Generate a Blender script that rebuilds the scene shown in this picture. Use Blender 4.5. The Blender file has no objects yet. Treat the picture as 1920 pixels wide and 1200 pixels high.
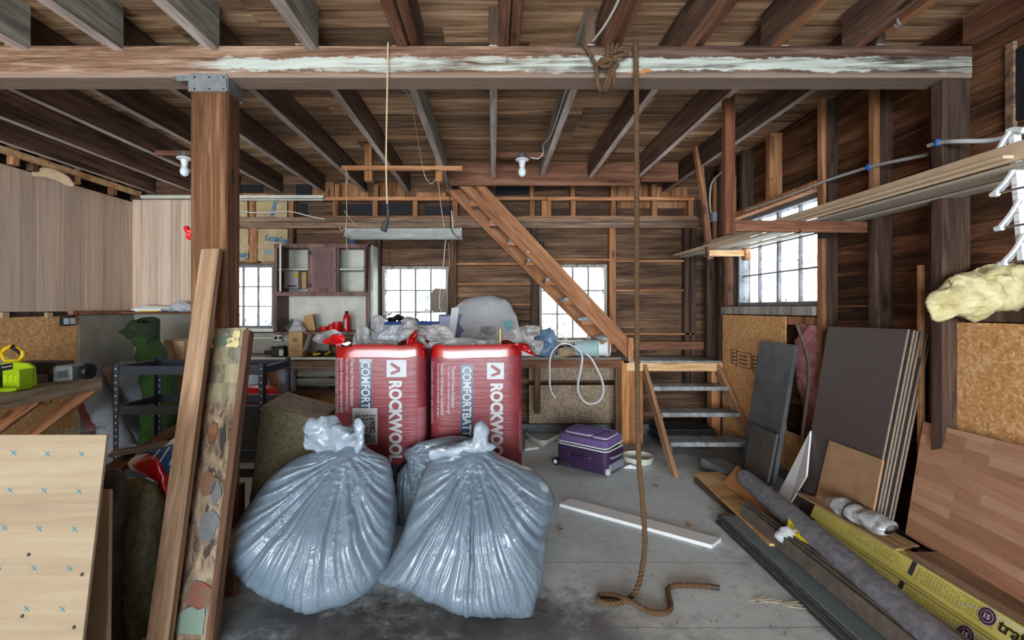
import bpy, bmesh, math, random
from mathutils import Vector, Matrix, noise
random.seed(11)
SC = bpy.context.scene
COL = SC.collection
PI = math.pi
# measured camera: eye 1.4 m above the floor, looking level along +Y
CX, CY, FL, EH = 925.0, 578.0, 900.0, 1.4
def P(x, y, Y): return Vector(((x-CX)*Y/FL, Y, EH-(y-CY)*Y/FL))
def W(x, y, X): return P(x, y, X*FL/(x-CX))
def F(x, y, z=0.0): return P(x, y, (EH-z)*FL/(y-CY))
def px(x, Y): return (x-CX)*Y/FL
def pz(y, Y): return EH-(y-CY)*Y/FL
V = Vector
ORD = ['first','second','third','fourth','fifth','sixth','seventh','eighth','ninth','tenth','eleventh','twelfth','thirteenth']

# ------------------------------------------------------------------ materials
def hexc(h):
    h = h.lstrip('#'); r = []
    for i in (0, 2, 4):
        c = int(h[i:i+2], 16)/255
        r.append(c/12.92 if c <= .04045 else ((c+.055)/1.055)**2.4)
    return (r[0], r[1], r[2], 1)
class T:
    def __init__(s, name):
        s.m = bpy.data.materials.new(name); s.m.use_nodes = True
        s.t = s.m.node_tree; s.b = s.t.nodes['Principled BSDF']; s.out = s.t.nodes['Material Output']
    def n(s, typ, inp=None, **pr):
        d = s.t.nodes.new(typ)
        for k, v in pr.items(): setattr(d, k, v)
        for k, v in (inp or {}).items():
            if isinstance(v, bpy.types.NodeSocket): s.t.links.new(v, d.inputs[k])
            else: d.inputs[k].default_value = v
        return d
    def math(s, op, a, b=0.0, c=0.0, clamp=False):
        d = s.n('ShaderNodeMath', {0: a, 1: b, 2: c}, operation=op, use_clamp=clamp); return d.outputs[0]
    def ramp(s, fac, stops, interp='LINEAR'):
        d = s.n('ShaderNodeValToRGB', {'Fac': fac}); cr = d.color_ramp; cr.interpolation = interp
        while len(cr.elements) < len(stops): cr.elements.new(.5)
        for e, (p, c) in zip(cr.elements, stops):
            e.position = p; e.color = hexc(c) if isinstance(c, str) else (c, c, c, 1)
        return d.outputs[0]
    def mix(s, fac, a, b, mode='MIX'):
        d = s.n('ShaderNodeMix', data_type='RGBA', blend_type=mode)
        for i, v in ((0, fac), (6, a), (7, b)):
            if isinstance(v, bpy.types.NodeSocket): s.t.links.new(v, d.inputs[i])
            elif isinstance(v, str): d.inputs[i].default_value = hexc(v)
            else: d.inputs[i].default_value = v
        return d.outputs[2]
    def obj(s): return s.n('ShaderNodeTexCoord').outputs['Object']
    def noise(s, vec, scale, detail=5, rough=.6, dist=0.0):
        return s.n('ShaderNodeTexNoise', {'Vector': vec, 'Scale': scale, 'Detail': detail, 'Roughness': rough, 'Distortion': dist}).outputs[0]
    def scale(s, vec, sc):
        return s.n('ShaderNodeVectorMath', {0: vec, 1: sc}, operation='MULTIPLY').outputs[0]
    def rnd(s):
        a = s.n('ShaderNodeNewGeometry').outputs['Random Per Island']; b = s.n('ShaderNodeObjectInfo').outputs['Random']
        return s.math('FRACT', s.math('ADD', s.math('MULTIPLY', b, 7.31), a))
    def offs(s, vec, r):
        c = s.n('ShaderNodeCombineXYZ', {0: s.math('MULTIPLY', r, 37.0), 1: s.math('MULTIPLY', r, 91.0), 2: s.math('MULTIPLY', r, 53.0)}).outputs[0]
        return s.n('ShaderNodeVectorMath', {0: vec, 1: c}, operation='ADD').outputs[0]
    def bump(s, h, st, dist=.01):
        s.t.links.new(s.n('ShaderNodeBump', {'Height': h, 'Strength': st, 'Distance': dist}).outputs[0], s.b.inputs['Normal'])
    def fin(s, col=None, rough=.8, metal=0.0, spec=.5, **kw):
        if col is not None:
            if isinstance(col, str): s.b.inputs['Base Color'].default_value = hexc(col)
            else: s.t.links.new(col, s.b.inputs['Base Color'])
        if isinstance(rough, bpy.types.NodeSocket): s.t.links.new(rough, s.b.inputs['Roughness'])
        else: s.b.inputs['Roughness'].default_value = rough
        s.b.inputs['Metallic'].default_value = metal
        s.b.inputs['Specular IOR Level'].default_value = spec
        for k, v in kw.items(): s.b.inputs[k.replace('_', ' ')].default_value = v
        return s.m
AX = {'X': (1, 0, 0), 'Y': (0, 1, 0), 'Z': (0, 0, 1)}
def wood(name, cols, axis='X', along=1.3, across=15., rough=.78, var=.45, bump=.35, stain=.45, stainc='#1d1511', knots=True):
    t = T(name); r = t.rnd(); v = t.offs(t.obj(), r)
    k = AX[axis]
    g = t.noise(t.scale(v, tuple(along if i else across for i in k)), 1.0, 9, .68, .9)
    fine = t.noise(t.scale(v, tuple(along*3 if i else across*7 for i in k)), 1.0, 4, .7, .2)
    gg = t.math('ADD', t.math('MULTIPLY', g, .72), t.math('MULTIPLY', fine, .28))
    n = len(cols)
    c = t.ramp(gg, [(.36+.28*i/(n-1), cc) for i, cc in enumerate(cols)])
    b2 = t.noise(t.scale(v, tuple(.9 if i else 4.5 for i in k)), 1.0, 5, .6, 1.2)
    c = t.mix(t.math('MULTIPLY', t.ramp(b2, [(.45, 0.), (.72, 1.)]), stain), c, stainc)
    if knots:
        vo = t.n('ShaderNodeTexVoronoi', {'Vector': t.scale(v, tuple(1.6 if i else 5.5 for i in k)), 'Scale': 1.0}).outputs['Distance']
        c = t.mix(t.ramp(vo, [(.05, .75), (.11, 0.)]), c, stainc)
    lum = t.n('ShaderNodeMapRange', {0: t.math('FRACT', t.math('MULTIPLY', r, 13.7)), 3: 1-var*.6, 4: 1+var*.5}).outputs[0]
    cl = t.n('ShaderNodeCombineXYZ', {0: lum, 1: lum, 2: lum}).outputs[0]
    c = t.mix(1.0, c, cl, 'MULTIPLY')
    if bump: t.bump(gg, bump, .008)
    return t.fin(c, rough, spec=.3)
def plain(name, c, rough=.6, metal=0., spec=.4, var=.0, vs=20., bump=0., bs=60., c2=None, **kw):
    t = T(name); col = c
    if var or c2:
        col = t.mix(t.ramp(t.noise(t.offs(t.obj(), t.rnd()), vs, 5, .65), [(.35, 0.), (.65, 1.)]), c, c2 or c)
    if bump: t.bump(t.noise(t.obj(), bs, 4, .6), bump, .006)
    return t.fin(col, rough, metal, spec, **kw)
def osb(name, cols, ax=(1, 0, 1)):
    t = T(name); v = t.obj(); outs = []
    for ang, off in ((.35, 0.), (-.75, 5.), (1.35, 9.)):
        mp = t.n('ShaderNodeMapping', {'Vector': v, 'Location': (off, off*1.7, off*.6), 'Rotation': (ang, ang, ang)}).outputs[0]
        wv = t.n('ShaderNodeVectorMath', {0: t.scale(mp, (20., 60., 100.)), 1: t.scale(t.n('ShaderNodeTexNoise', {'Vector': mp, 'Scale': 9.0}).outputs['Color'], (2.2, 2.2, 2.2))}, operation='ADD').outputs[0]
        vo = t.n('ShaderNodeTexVoronoi', {'Vector': wv, 'Scale': 1.0})
        outs.append(t.n('ShaderNodeSeparateColor', {0: vo.outputs['Color']}).outputs[0])
    s1 = t.ramp(t.noise(v, 14., 3), [(.46, 0.), (.5, 1.)]); s2 = t.ramp(t.noise(t.offs(v, outs[0]), 11., 3), [(.5, 0.), (.54, 1.)])
    d = t.mix(s1, outs[0], outs[1]); d = t.mix(s2, d, outs[2])
    big = t.noise(v, 2.2, 3)
    f = t.math('ADD', t.math('MULTIPLY', t.n('ShaderNodeSeparateColor', {0: d}).outputs[0], .8), t.math('MULTIPLY', big, .25))
    c = t.ramp(f, [(.0, cols[0]), (.2, cols[1]), (.6, cols[2]), (.95, cols[3])])
    c = t.mix(t.math('MULTIPLY', t.noise(v, 90., 3), .5), c, cols[1])
    t.bump(f, .3, .004)
    return t.fin(c, .75, spec=.3)

M = {}
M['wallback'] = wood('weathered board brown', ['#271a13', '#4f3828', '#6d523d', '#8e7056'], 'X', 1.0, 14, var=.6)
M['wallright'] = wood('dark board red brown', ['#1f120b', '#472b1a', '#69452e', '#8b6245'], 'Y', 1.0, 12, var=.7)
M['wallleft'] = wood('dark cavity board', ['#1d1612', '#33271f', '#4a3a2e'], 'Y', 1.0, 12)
M['ceil'] = wood('ceiling board', ['#523a29', '#9a7556', '#c49d7a', '#e2c5a2'], 'X', .9, 16, var=.75, stain=.55, stainc='#2b211a')
M['joist'] = wood('joist brown', ['#2f2019', '#563f33', '#6f5546', '#8b705f'], 'X', 1.0, 15, var=.4)
M['joistedge'] = wood('joist worn edge', ['#85736a', '#b3a39a', '#cdc1ba', '#e0d9d4'], 'X', 1.5, 20, var=.3, stain=.35, knots=False)
M['joistgrey'] = wood('joist weathered grey', ['#4d4a44', '#7b7971', '#9a988f', '#b5b3a9'], 'X', 1.2, 18, var=.25, stain=.4, stainc='#3a352e')
M['lumber'] = wood('sawn lumber orange', ['#693f27', '#9a6844', '#b57f59', '#ca9d76'], 'X', 1.1, 13, var=.35, stain=.2, stainc='#4b2d18')
M['lumberpale'] = wood('sawn lumber pale', ['#a1764d', '#c79d70', '#dcb88b', '#ead0a8'], 'X', 1.1, 13, var=.25, stain=.15, stainc='#6b4a2c')
M['lumberdark'] = wood('sawn lumber red brown', ['#45291c', '#6b4532', '#855c46', '#9a735b'], 'X', 1.1, 13, var=.3, stain=.3)
M['old'] = wood('aged lumber grey brown', ['#403027', '#6d5646', '#8d7460', '#a28c77'], 'X', 1.1, 14, var=.35)
M['postwood'] = wood('post wood', ['#2e1c12', '#54361f', '#704b30', '#94704f'], 'Z', 1.0, 26, var=.1, stain=.35)
M['studdark'] = wood('stud dark', ['#231914', '#3c2d24', '#544034', '#6b5546'], 'Z', 1.0, 14, var=.3)
M['studorange'] = wood('stud orange', ['#5e3a22', '#8a5d3b', '#a47550', '#ba8f69'], 'Z', 1.0, 13, var=.35, stain=.25)
M['studold'] = wood('stud aged', ['#2d1d14', '#503726', '#6b4d39', '#86664f'], 'Z', 1.0, 14, var=.3)
M['panel'] = wood('veneer panelling', ['#a58e7d', '#c0a895', '#ccb5a2', '#d6c1ae'], 'Z', .7, 24, .5, var=.2, bump=.05, stain=.12, stainc='#8f715a', knots=False)
M['plaster'] = plain('painted grey board', '#8f8c80', .55, c2='#7b786b', var=1, vs=4., bump=.05)
M['concrete'] = plain('curb concrete', '#7d8285', .9, c2='#5d6163', var=1, vs=8., bump=.3)
M['osb'] = osb('oriented strand board', ['#7d522c', '#b98550', '#d09f69', '#e8c99c'])
M['osbgrey'] = osb('dusty strand board', ['#4d4038', '#82705f', '#9d8b77', '#c4b49c'])
M['ply'] = wood('plywood face', ['#80705a', '#8c7c66', '#968770', '#9f917b'], 'X', .6, 5, .7, var=.06, stain=.15, stainc='#8f7c5c', bump=.03, knots=False)
M['plyfloor'] = wood('rough plywood', ['#8a5f38', '#bd8f5d', '#d7ae7c', '#e8cca0'], 'X', 1.5, 8, .8, var=.1, stain=.35, stainc='#70452a')
M['fibre'] = plain('tan fibreboard', '#a98869', .8, c2='#997757', var=1, vs=9., bump=.1)
M['hardboard'] = plain('orange hardboard', '#b5824f', .7, c2='#a87444', var=1, vs=12.)
M['phenol'] = plain('dark brown faced board', '#4d4341', .5, c2='#544a47', var=1, vs=40., bump=.15, bs=300.)
M['phenoledge'] = plain('ply edge', '#7f705c', .8, c2='#978670', var=1, vs=40.)
M['slate'] = plain('dark grey slab', '#53565a', .5, c2='#3d3e3f', var=1, vs=5., bump=.1)
M['whiteboard'] = plain('white painted board', '#d9dcde', .5)
M['white'] = plain('white plastic', '#e0e3e6', .35)
M['whiteoff'] = plain('cream paint', '#cfd0c4', .55, c2='#b9bbb0', var=1, vs=6.)
M['black'] = plain('black plastic', '#15161a', .4)
M['tar'] = plain('tar paper', '#14171d', .75)
M['steel'] = plain('galvanised steel', '#b4bcc0', .38, .85, c2='#8a9296', var=1, vs=18.)
M['chrome'] = plain('chrome rod', '#c9ccd0', .2, 1.)
M['shelfsteel'] = plain('navy powder coat steel', '#2a313d', .45, .3)
M['hole'] = plain('bare hole rim', '#aab0b4', .5)
M['cab'] = wood('cabinet brown paint', ['#4b3330', '#664a45', '#7a5c56', '#8d706a'], 'Z', .9, 12, .6, var=.2, bump=.1, stain=.3)
M['red'] = plain('red plastic', '#c3141b', .35)
M['redbag'] = plain('bag red band', '#a30d12', .3, c2='#8a090d', var=1, vs=7., Coat_Weight=.5, Coat_Roughness=.12)
M['blue'] = plain('blue plastic', '#1d57b0', .4)
M['navy'] = plain('navy carton', '#2d3a63', .5, c2='#55618c', var=1, vs=3.)
M['teal'] = plain('teal print', '#0d8a8f', .4)
M['tealpale'] = plain('pale teal can', '#a9c6c6', .4, c2='#8fb5b5', var=1, vs=14.)
M['kraft'] = plain('kraft paper', '#b29f78', .7, c2='#a08d67', var=1, vs=7., bump=.3, bs=20.)
M['card'] = plain('cardboard', '#a98459', .8, c2='#b8946a', var=1, vs=8.)
M['cardgrey'] = plain('grey cardboard', '#8b7d6e', .8, c2='#7c6e60', var=1, vs=6.)
M['cardpale'] = plain('pale cardboard', '#b39b7d', .8, c2='#a78e70', var=1, vs=6.)
M['lime'] = plain('lime plastic', '#8fae12', .35)
M['yellow'] = plain('yellow plastic', '#cfa910', .4)
M['yellowbox'] = plain('yellow carton', '#e0d477', .5, c2='#d6ca68', var=1, vs=5.)
M['ink'] = plain('dark ink', '#2b2a26', .6)
M['inkblue'] = plain('blue ink', '#2f6f9e', .6)
M['inkpale'] = plain('faded olive ink', '#8f8733', .6)
M['navyprint'] = plain('navy print', '#1d3c5c', .35, Coat_Weight=.4)
M['whiteprint'] = plain('white print', '#b4b9be', .45)
M['purplelight'] = plain('violet fabric', '#6d5a8c', .75, c2='#5f4d7d', var=1, vs=40., bump=.2, bs=300.)
M['purpledark'] = plain('plum fabric', '#3b254a', .6, c2='#301c3e', var=1, vs=40., bump=.2, bs=300.)
M['greyplastic'] = plain('grey plastic', '#7f8790', .4)
M['turf'] = plain('green artificial turf', '#2f521d', .95, c2='#192f10', var=1, vs=120., bump=1., bs=260.)
M['felt'] = plain('grey speckled felt', '#8d949b', .95, c2='#6c7279', var=1, vs=90., bump=.5, bs=200.)
M['feltdark'] = plain('dark grey underlay', '#8a8b94', .8, c2='#67686f', var=1, vs=26., bump=.3, bs=120.)
M['rubber'] = plain('dark rubber roll', '#2d292b', .55, c2='#3a3537', var=1, vs=12., bump=.6, bs=18.)
M['wool'] = plain('stone wool', '#6c6850', .97, c2='#4c4936', var=1, vs=45., bump=1., bs=120.)
M['woolgrey'] = wood('stone wool layers', ['#5f5d53', '#938f80', '#b8b3a3', '#d6d2c3'], 'X', 6., 40., .95, var=.1, bump=1., stain=.1, knots=False)
M['yellowwool'] = plain('yellow glass wool', '#d8cfa4', .97, c2='#b8ab77', var=1, vs=14., bump=1., bs=70.)
M['pinkwool'] = plain('pink glass wool', '#b0797a', .97, c2='#8c5658', var=1, vs=14., bump=1., bs=50.)
M['twine'] = plain('twine', '#b9a887', .9)
M['cable'] = plain('grey cable', '#a9abad', .5)
M['bulb'] = plain('frosted bulb glass', '#dfe6ee', .2)
M['clearwrap'] = plain('clear wrap', '#b9bcc0', .15, c2='#85888c', var=1, vs=22., bump=1., bs=35., Coat_Weight=.6)
M['filmgrey'] = plain('torn grey film', '#a5a4a5', .28, c2='#847f7e', var=1, vs=12., bump=.7, bs=45.)
M['bluefilm'] = plain('blue film', '#6d8ba5', .3, c2='#4f6e8b', var=1, vs=9., bump=.6, bs=22.)
M['maroon'] = plain('maroon board', '#5a2a2e', .5)
M['snow'] = plain('snow', '#eef0f3', .9)
M['twig'] = plain('bare twig', '#4e4a48', .9)

def ropemat():
    t = T('hemp rope'); c = t.mix(t.noise(t.scale(t.obj(), (60, 60, 25)), 1., 4), '#382617', '#6b5033')
    t.bump(t.noise(t.obj(), 300., 3), .5, .003); return t.fin(c, .9)
M['rope'] = ropemat()
def beammat():
    t = T('painted beam'); v = t.obj()
    g = t.noise(t.scale(v, (1.2, 18, 22)), 1., 9, .7, 1.0); f = t.noise(t.scale(v, (4, 60, 90)), 1., 4, .7)
    gg = t.math('ADD', t.math('MULTIPLY', g, .7), t.math('MULTIPLY', f, .3))
    x = t.n('ShaderNodeSeparateXYZ', {0: v})
    tan = t.ramp(gg, [(.38, '#3f2a1e'), (.5, '#7d5f4a'), (.62, '#b0937b')])
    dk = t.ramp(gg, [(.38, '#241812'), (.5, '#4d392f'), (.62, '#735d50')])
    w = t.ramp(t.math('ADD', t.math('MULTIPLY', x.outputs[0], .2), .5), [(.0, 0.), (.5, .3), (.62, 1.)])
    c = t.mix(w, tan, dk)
    oc = t.ramp(t.noise(t.scale(v, (2.2, 6, 9)), 1., 5, .6), [(.64, 0.), (.68, 1.)])
    c = t.mix(t.math('MULTIPLY', oc, t.ramp(x.outputs[2], [(.0, 0.), (.02, 1.), (.055, .6), (.075, 0.)])), c, '#b5793f')
    n1 = t.noise(t.scale(v, (5, 5, 14)), 1., 7, .7)
    z = t.math('ADD', x.outputs[2], t.math('MULTIPLY', t.math('SUBTRACT', n1, .5), .1))
    band = t.ramp(z, [(.03, 0.), (.034, 1.), (.096, 1.), (.101, 0.)])
    xw = t.noise(t.scale(v, (1.1, 1, 1)), 1., 4, .6)
    left = t.ramp(t.math('MULTIPLY', t.math('ADD', x.outputs[0], 2.6), .4), [(.25, .22), (.5, 0.)])
    wear = t.ramp(t.math('SUBTRACT', t.math('ADD', t.math('MULTIPLY', xw, .55), t.math('MULTIPLY', gg, .55)), left), [(.455, 0.), (.55, 1.)])
    pf = t.math('MULTIPLY', band, wear)
    c = t.mix(pf, c, t.ramp(gg, [(.38, '#77776f'), (.47, '#a5aba2'), (.7, '#c6ccc5')]))
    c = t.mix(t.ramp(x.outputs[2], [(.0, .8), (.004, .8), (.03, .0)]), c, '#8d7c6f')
    t.bump(gg, .6, .012)
    return t.fin(c, .8, spec=.25)
M['beam'] = beammat()
def floormat():
    t = T('concrete floor'); v = t.obj()
    a = t.noise(v, 1.3, 7, .62); b = t.noise(v, 14., 6, .7); s = t.noise(v, 130., 2, .5)
    c = t.ramp(t.math('ADD', t.math('MULTIPLY', a, .55), t.math('MULTIPLY', b, .45)), [(.3, '#97a3a7'), (.48, '#bfcace'), (.7, '#d6dfe1')])
    c = t.mix(t.ramp(s, [(.66, 0.), (.72, .8)]), c, '#55595a'); c = t.mix(t.ramp(t.noise(v, 85., 2), [(.7, 0.), (.74, .9)]), c, '#d5d6d4')
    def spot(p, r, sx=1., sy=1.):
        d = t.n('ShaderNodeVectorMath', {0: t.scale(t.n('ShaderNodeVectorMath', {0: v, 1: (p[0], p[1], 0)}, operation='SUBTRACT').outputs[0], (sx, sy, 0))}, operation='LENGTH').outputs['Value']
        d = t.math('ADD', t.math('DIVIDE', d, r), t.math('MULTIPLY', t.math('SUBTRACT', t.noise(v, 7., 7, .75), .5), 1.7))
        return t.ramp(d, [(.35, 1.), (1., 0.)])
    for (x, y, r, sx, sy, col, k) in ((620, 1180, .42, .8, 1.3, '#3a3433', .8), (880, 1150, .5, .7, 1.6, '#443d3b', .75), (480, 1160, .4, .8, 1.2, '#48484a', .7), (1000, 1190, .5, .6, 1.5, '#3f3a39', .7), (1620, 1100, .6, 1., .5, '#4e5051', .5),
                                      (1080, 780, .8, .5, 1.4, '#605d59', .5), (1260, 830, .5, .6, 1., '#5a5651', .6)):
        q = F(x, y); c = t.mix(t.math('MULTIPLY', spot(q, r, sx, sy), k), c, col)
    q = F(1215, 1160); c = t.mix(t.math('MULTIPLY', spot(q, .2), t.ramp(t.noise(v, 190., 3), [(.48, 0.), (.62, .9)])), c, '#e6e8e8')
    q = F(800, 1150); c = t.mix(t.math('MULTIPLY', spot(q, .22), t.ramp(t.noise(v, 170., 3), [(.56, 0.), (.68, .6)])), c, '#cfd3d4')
    # hairline joint across the slab
    y = t.n('ShaderNodeSeparateXYZ', {0: v}).outputs[1]
    for yy in (2.66, 2.12):
        dd = t.math('ABSOLUTE', t.math('SUBTRACT', t.math('ADD', y, t.math('MULTIPLY', t.noise(v, 3., 3), .03)), yy))
        c = t.mix(t.ramp(dd, [(.0, .6), (.006, 0.)]), c, '#585b5b')
    t.bump(b, .12, .01)
    return t.fin(c, t.ramp(b, [(.3, .45), (.7, .75)]), spec=.4)
M['floor'] = floormat()
def trashmat(name, c1, c2, sc=1.):
    t = T(name); v = t.obj()
    big = t.noise(v, 3.2*sc, 3, .5)
    # crinkled film: folded ridges, denser in patches
    r1 = t.math('ABSOLUTE', t.math('SUBTRACT', t.noise(t.scale(v, (1, 1, .45)), 26*sc, 4, .62, .6), .5))
    r2 = t.math('ABSOLUTE', t.math('SUBTRACT', t.noise(t.scale(v, (1, 1, .6)), 60*sc, 3, .6, .3), .5))
    pm = t.ramp(t.noise(v, 4.5*sc, 2, .5), [(.46, .06), (.62, 1.)])
    h = t.math('MULTIPLY', t.math('ADD', t.math('MULTIPLY', r1, .9), t.math('MULTIPLY', r2, .8)), pm)
    t.bump(h, .55, .02)
    return t.fin(t.mix(big, c1, c2), .3, spec=.55, Coat_Weight=.2, Coat_Roughness=.2, Subsurface_Weight=.0)
M['trash'] = trashmat('blue grey refuse film', '#5d6d7d', '#738390')
M['trashpale'] = trashmat('pale gathered film', '#8d99a5', '#7d8b99', 1.6)
def shrink(name, c1, c2, dist=.008):
    t = T(name); v = t.obj()
    a = t.noise(t.scale(v, (3.2, 3.2, 55)), 1., 5, .6, .6)
    w = t.noise(v, 4., 3)
    t.bump(t.math('MULTIPLY', a, t.ramp(w, [(.35, .3), (.6, 1.)])), .8, dist)
    return t.fin(t.mix(t.ramp(w, [(.4, 0.), (.7, 1.)]), c1, c2), .38, spec=.35, Coat_Weight=.12, Coat_Roughness=.2)
M['bagred'] = shrink('red printed film', '#782a33', '#86383f')
M['bagside'] = shrink('hazy side film', '#8f4a54', '#94767e')
M['bagfoot'] = shrink('navy printed film', '#1d2b3c', '#263a50')
def glassmat():
    t = T('dusty window glass'); v = t.obj()
    gr = t.math('MULTIPLY', t.ramp(t.noise(v, 34., 6, .75), [(.42, 0.), (.72, 1.)]), t.ramp(t.noise(v, 5., 4, .6), [(.40, 0.), (.6, 1.)]))
    tr = t.n('ShaderNodeBsdfTransparent', {'Color': t.mix(gr, (1, 1, 1, 1), (.03, .033, .036, 1))}); tl = t.n('ShaderNodeBsdfTranslucent', {'Color': (.95, .96, 1, 1)})
    gl = t.n('ShaderNodeBsdfGlossy', {'Roughness': .1})
    f = t.ramp(t.noise(v, 9., 6, .7), [(.4, .006), (.7, .03)])
    a = t.n('ShaderNodeMixShader', {0: f, 1: tr.outputs[0], 2: tl.outputs[0]}); b = t.n('ShaderNodeMixShader', {0: .04, 1: a.outputs[0], 2: gl.outputs[0]})
    t.t.links.new(b.outputs[0], t.out.inputs[0]); return t.m
M['glass'] = glassmat()
def clearmat(name, c, tfac):
    t = T(name); v = t.obj(); t.fin(c, .2, spec=.6)
    t.bump(t.math('ABSOLUTE', t.math('SUBTRACT', t.noise(v, 18., 5, .65, .5), .5)), .8, .02)
    tr = t.n('ShaderNodeBsdfTransparent', {'Color': (.95, .96, .97, 1)})
    mx = t.n('ShaderNodeMixShader', {0: tfac, 1: t.b.outputs[0], 2: tr.outputs[0]})
    t.t.links.new(mx.outputs[0], t.out.inputs[0]); return t.m
M['clear'] = clearmat('milky clear bag', '#c7cad0', .3)
def butcher():
    t = T('butcher block'); v = t.obj()
    # staves run along local X: each stave a brick cell with its own tone
    br = t.n('ShaderNodeTexBrick', {'Vector': v, 'Color1': (0, 0, 0, 1), 'Color2': (1, 1, 1, 1), 'Mortar': (.5, .5, .5, 1), 'Scale': 1., 'Mortar Size': .0, 'Brick Width': .36, 'Row Height': .045, 'Bias': 0.}, offset=.37, squash=1.)
    g = t.noise(t.scale(v, (2.5, 30, 30)), 1., 8, .68, .8)
    f = t.math('ADD', t.math('MULTIPLY', t.n('ShaderNodeSeparateColor', {0: br.outputs[0]}).outputs[0], .4), t.math('MULTIPLY', g, .75))
    c = t.ramp(f, [(.2, '#8e6247'), (.5, '#b4866a'), (.8, '#caa084')])
    c = t.mix(t.ramp(t.noise(v, 6., 4), [(.66, 0.), (.75, .5)]), c, '#6b452f')
    return t.fin(c, .5, spec=.4)
M['butcher'] = butcher()
def lino():
    t = T('old floor covering remnants'); v = t.obj()
    n = t.noise(t.scale(v, (6, 16, 16)), 1., 8, .72, .8); x = t.n('ShaderNodeSeparateXYZ', {0: v})
    c = t.ramp(n, [(.36, '#291d15'), (.45, '#5c4937'), (.54, '#87735d'), (.66, '#a8967d')])
    m = t.noise(t.scale(v, (4, 9, 9)), 1., 5, .6, 1.4)
    c = t.mix(t.ramp(m, [(.61, 0.), (.63, .9)]), c, '#2b2019'); c = t.mix(t.ramp(m, [(.36, .8), (.40, 0.)]), c, '#77787a')
    # plaid of faded green and straw squares near the top
    ch = t.n('ShaderNodeTexChecker', {'Vector': v, 'Scale': 11., 'Color1': hexc('#918c6c'), 'Color2': hexc('#686c58')}).outputs[0]
    xx = t.math('ADD', x.outputs[0], t.math('MULTIPLY', t.math('SUBTRACT', n, .5), .12))
    c = t.mix(t.math('MULTIPLY', t.ramp(xx, [(.0, 0.), (.999, 0.), (1., 1.)]), .5), c, ch)
    return t.fin(c, .65)
M['lino'] = lino()

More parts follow.
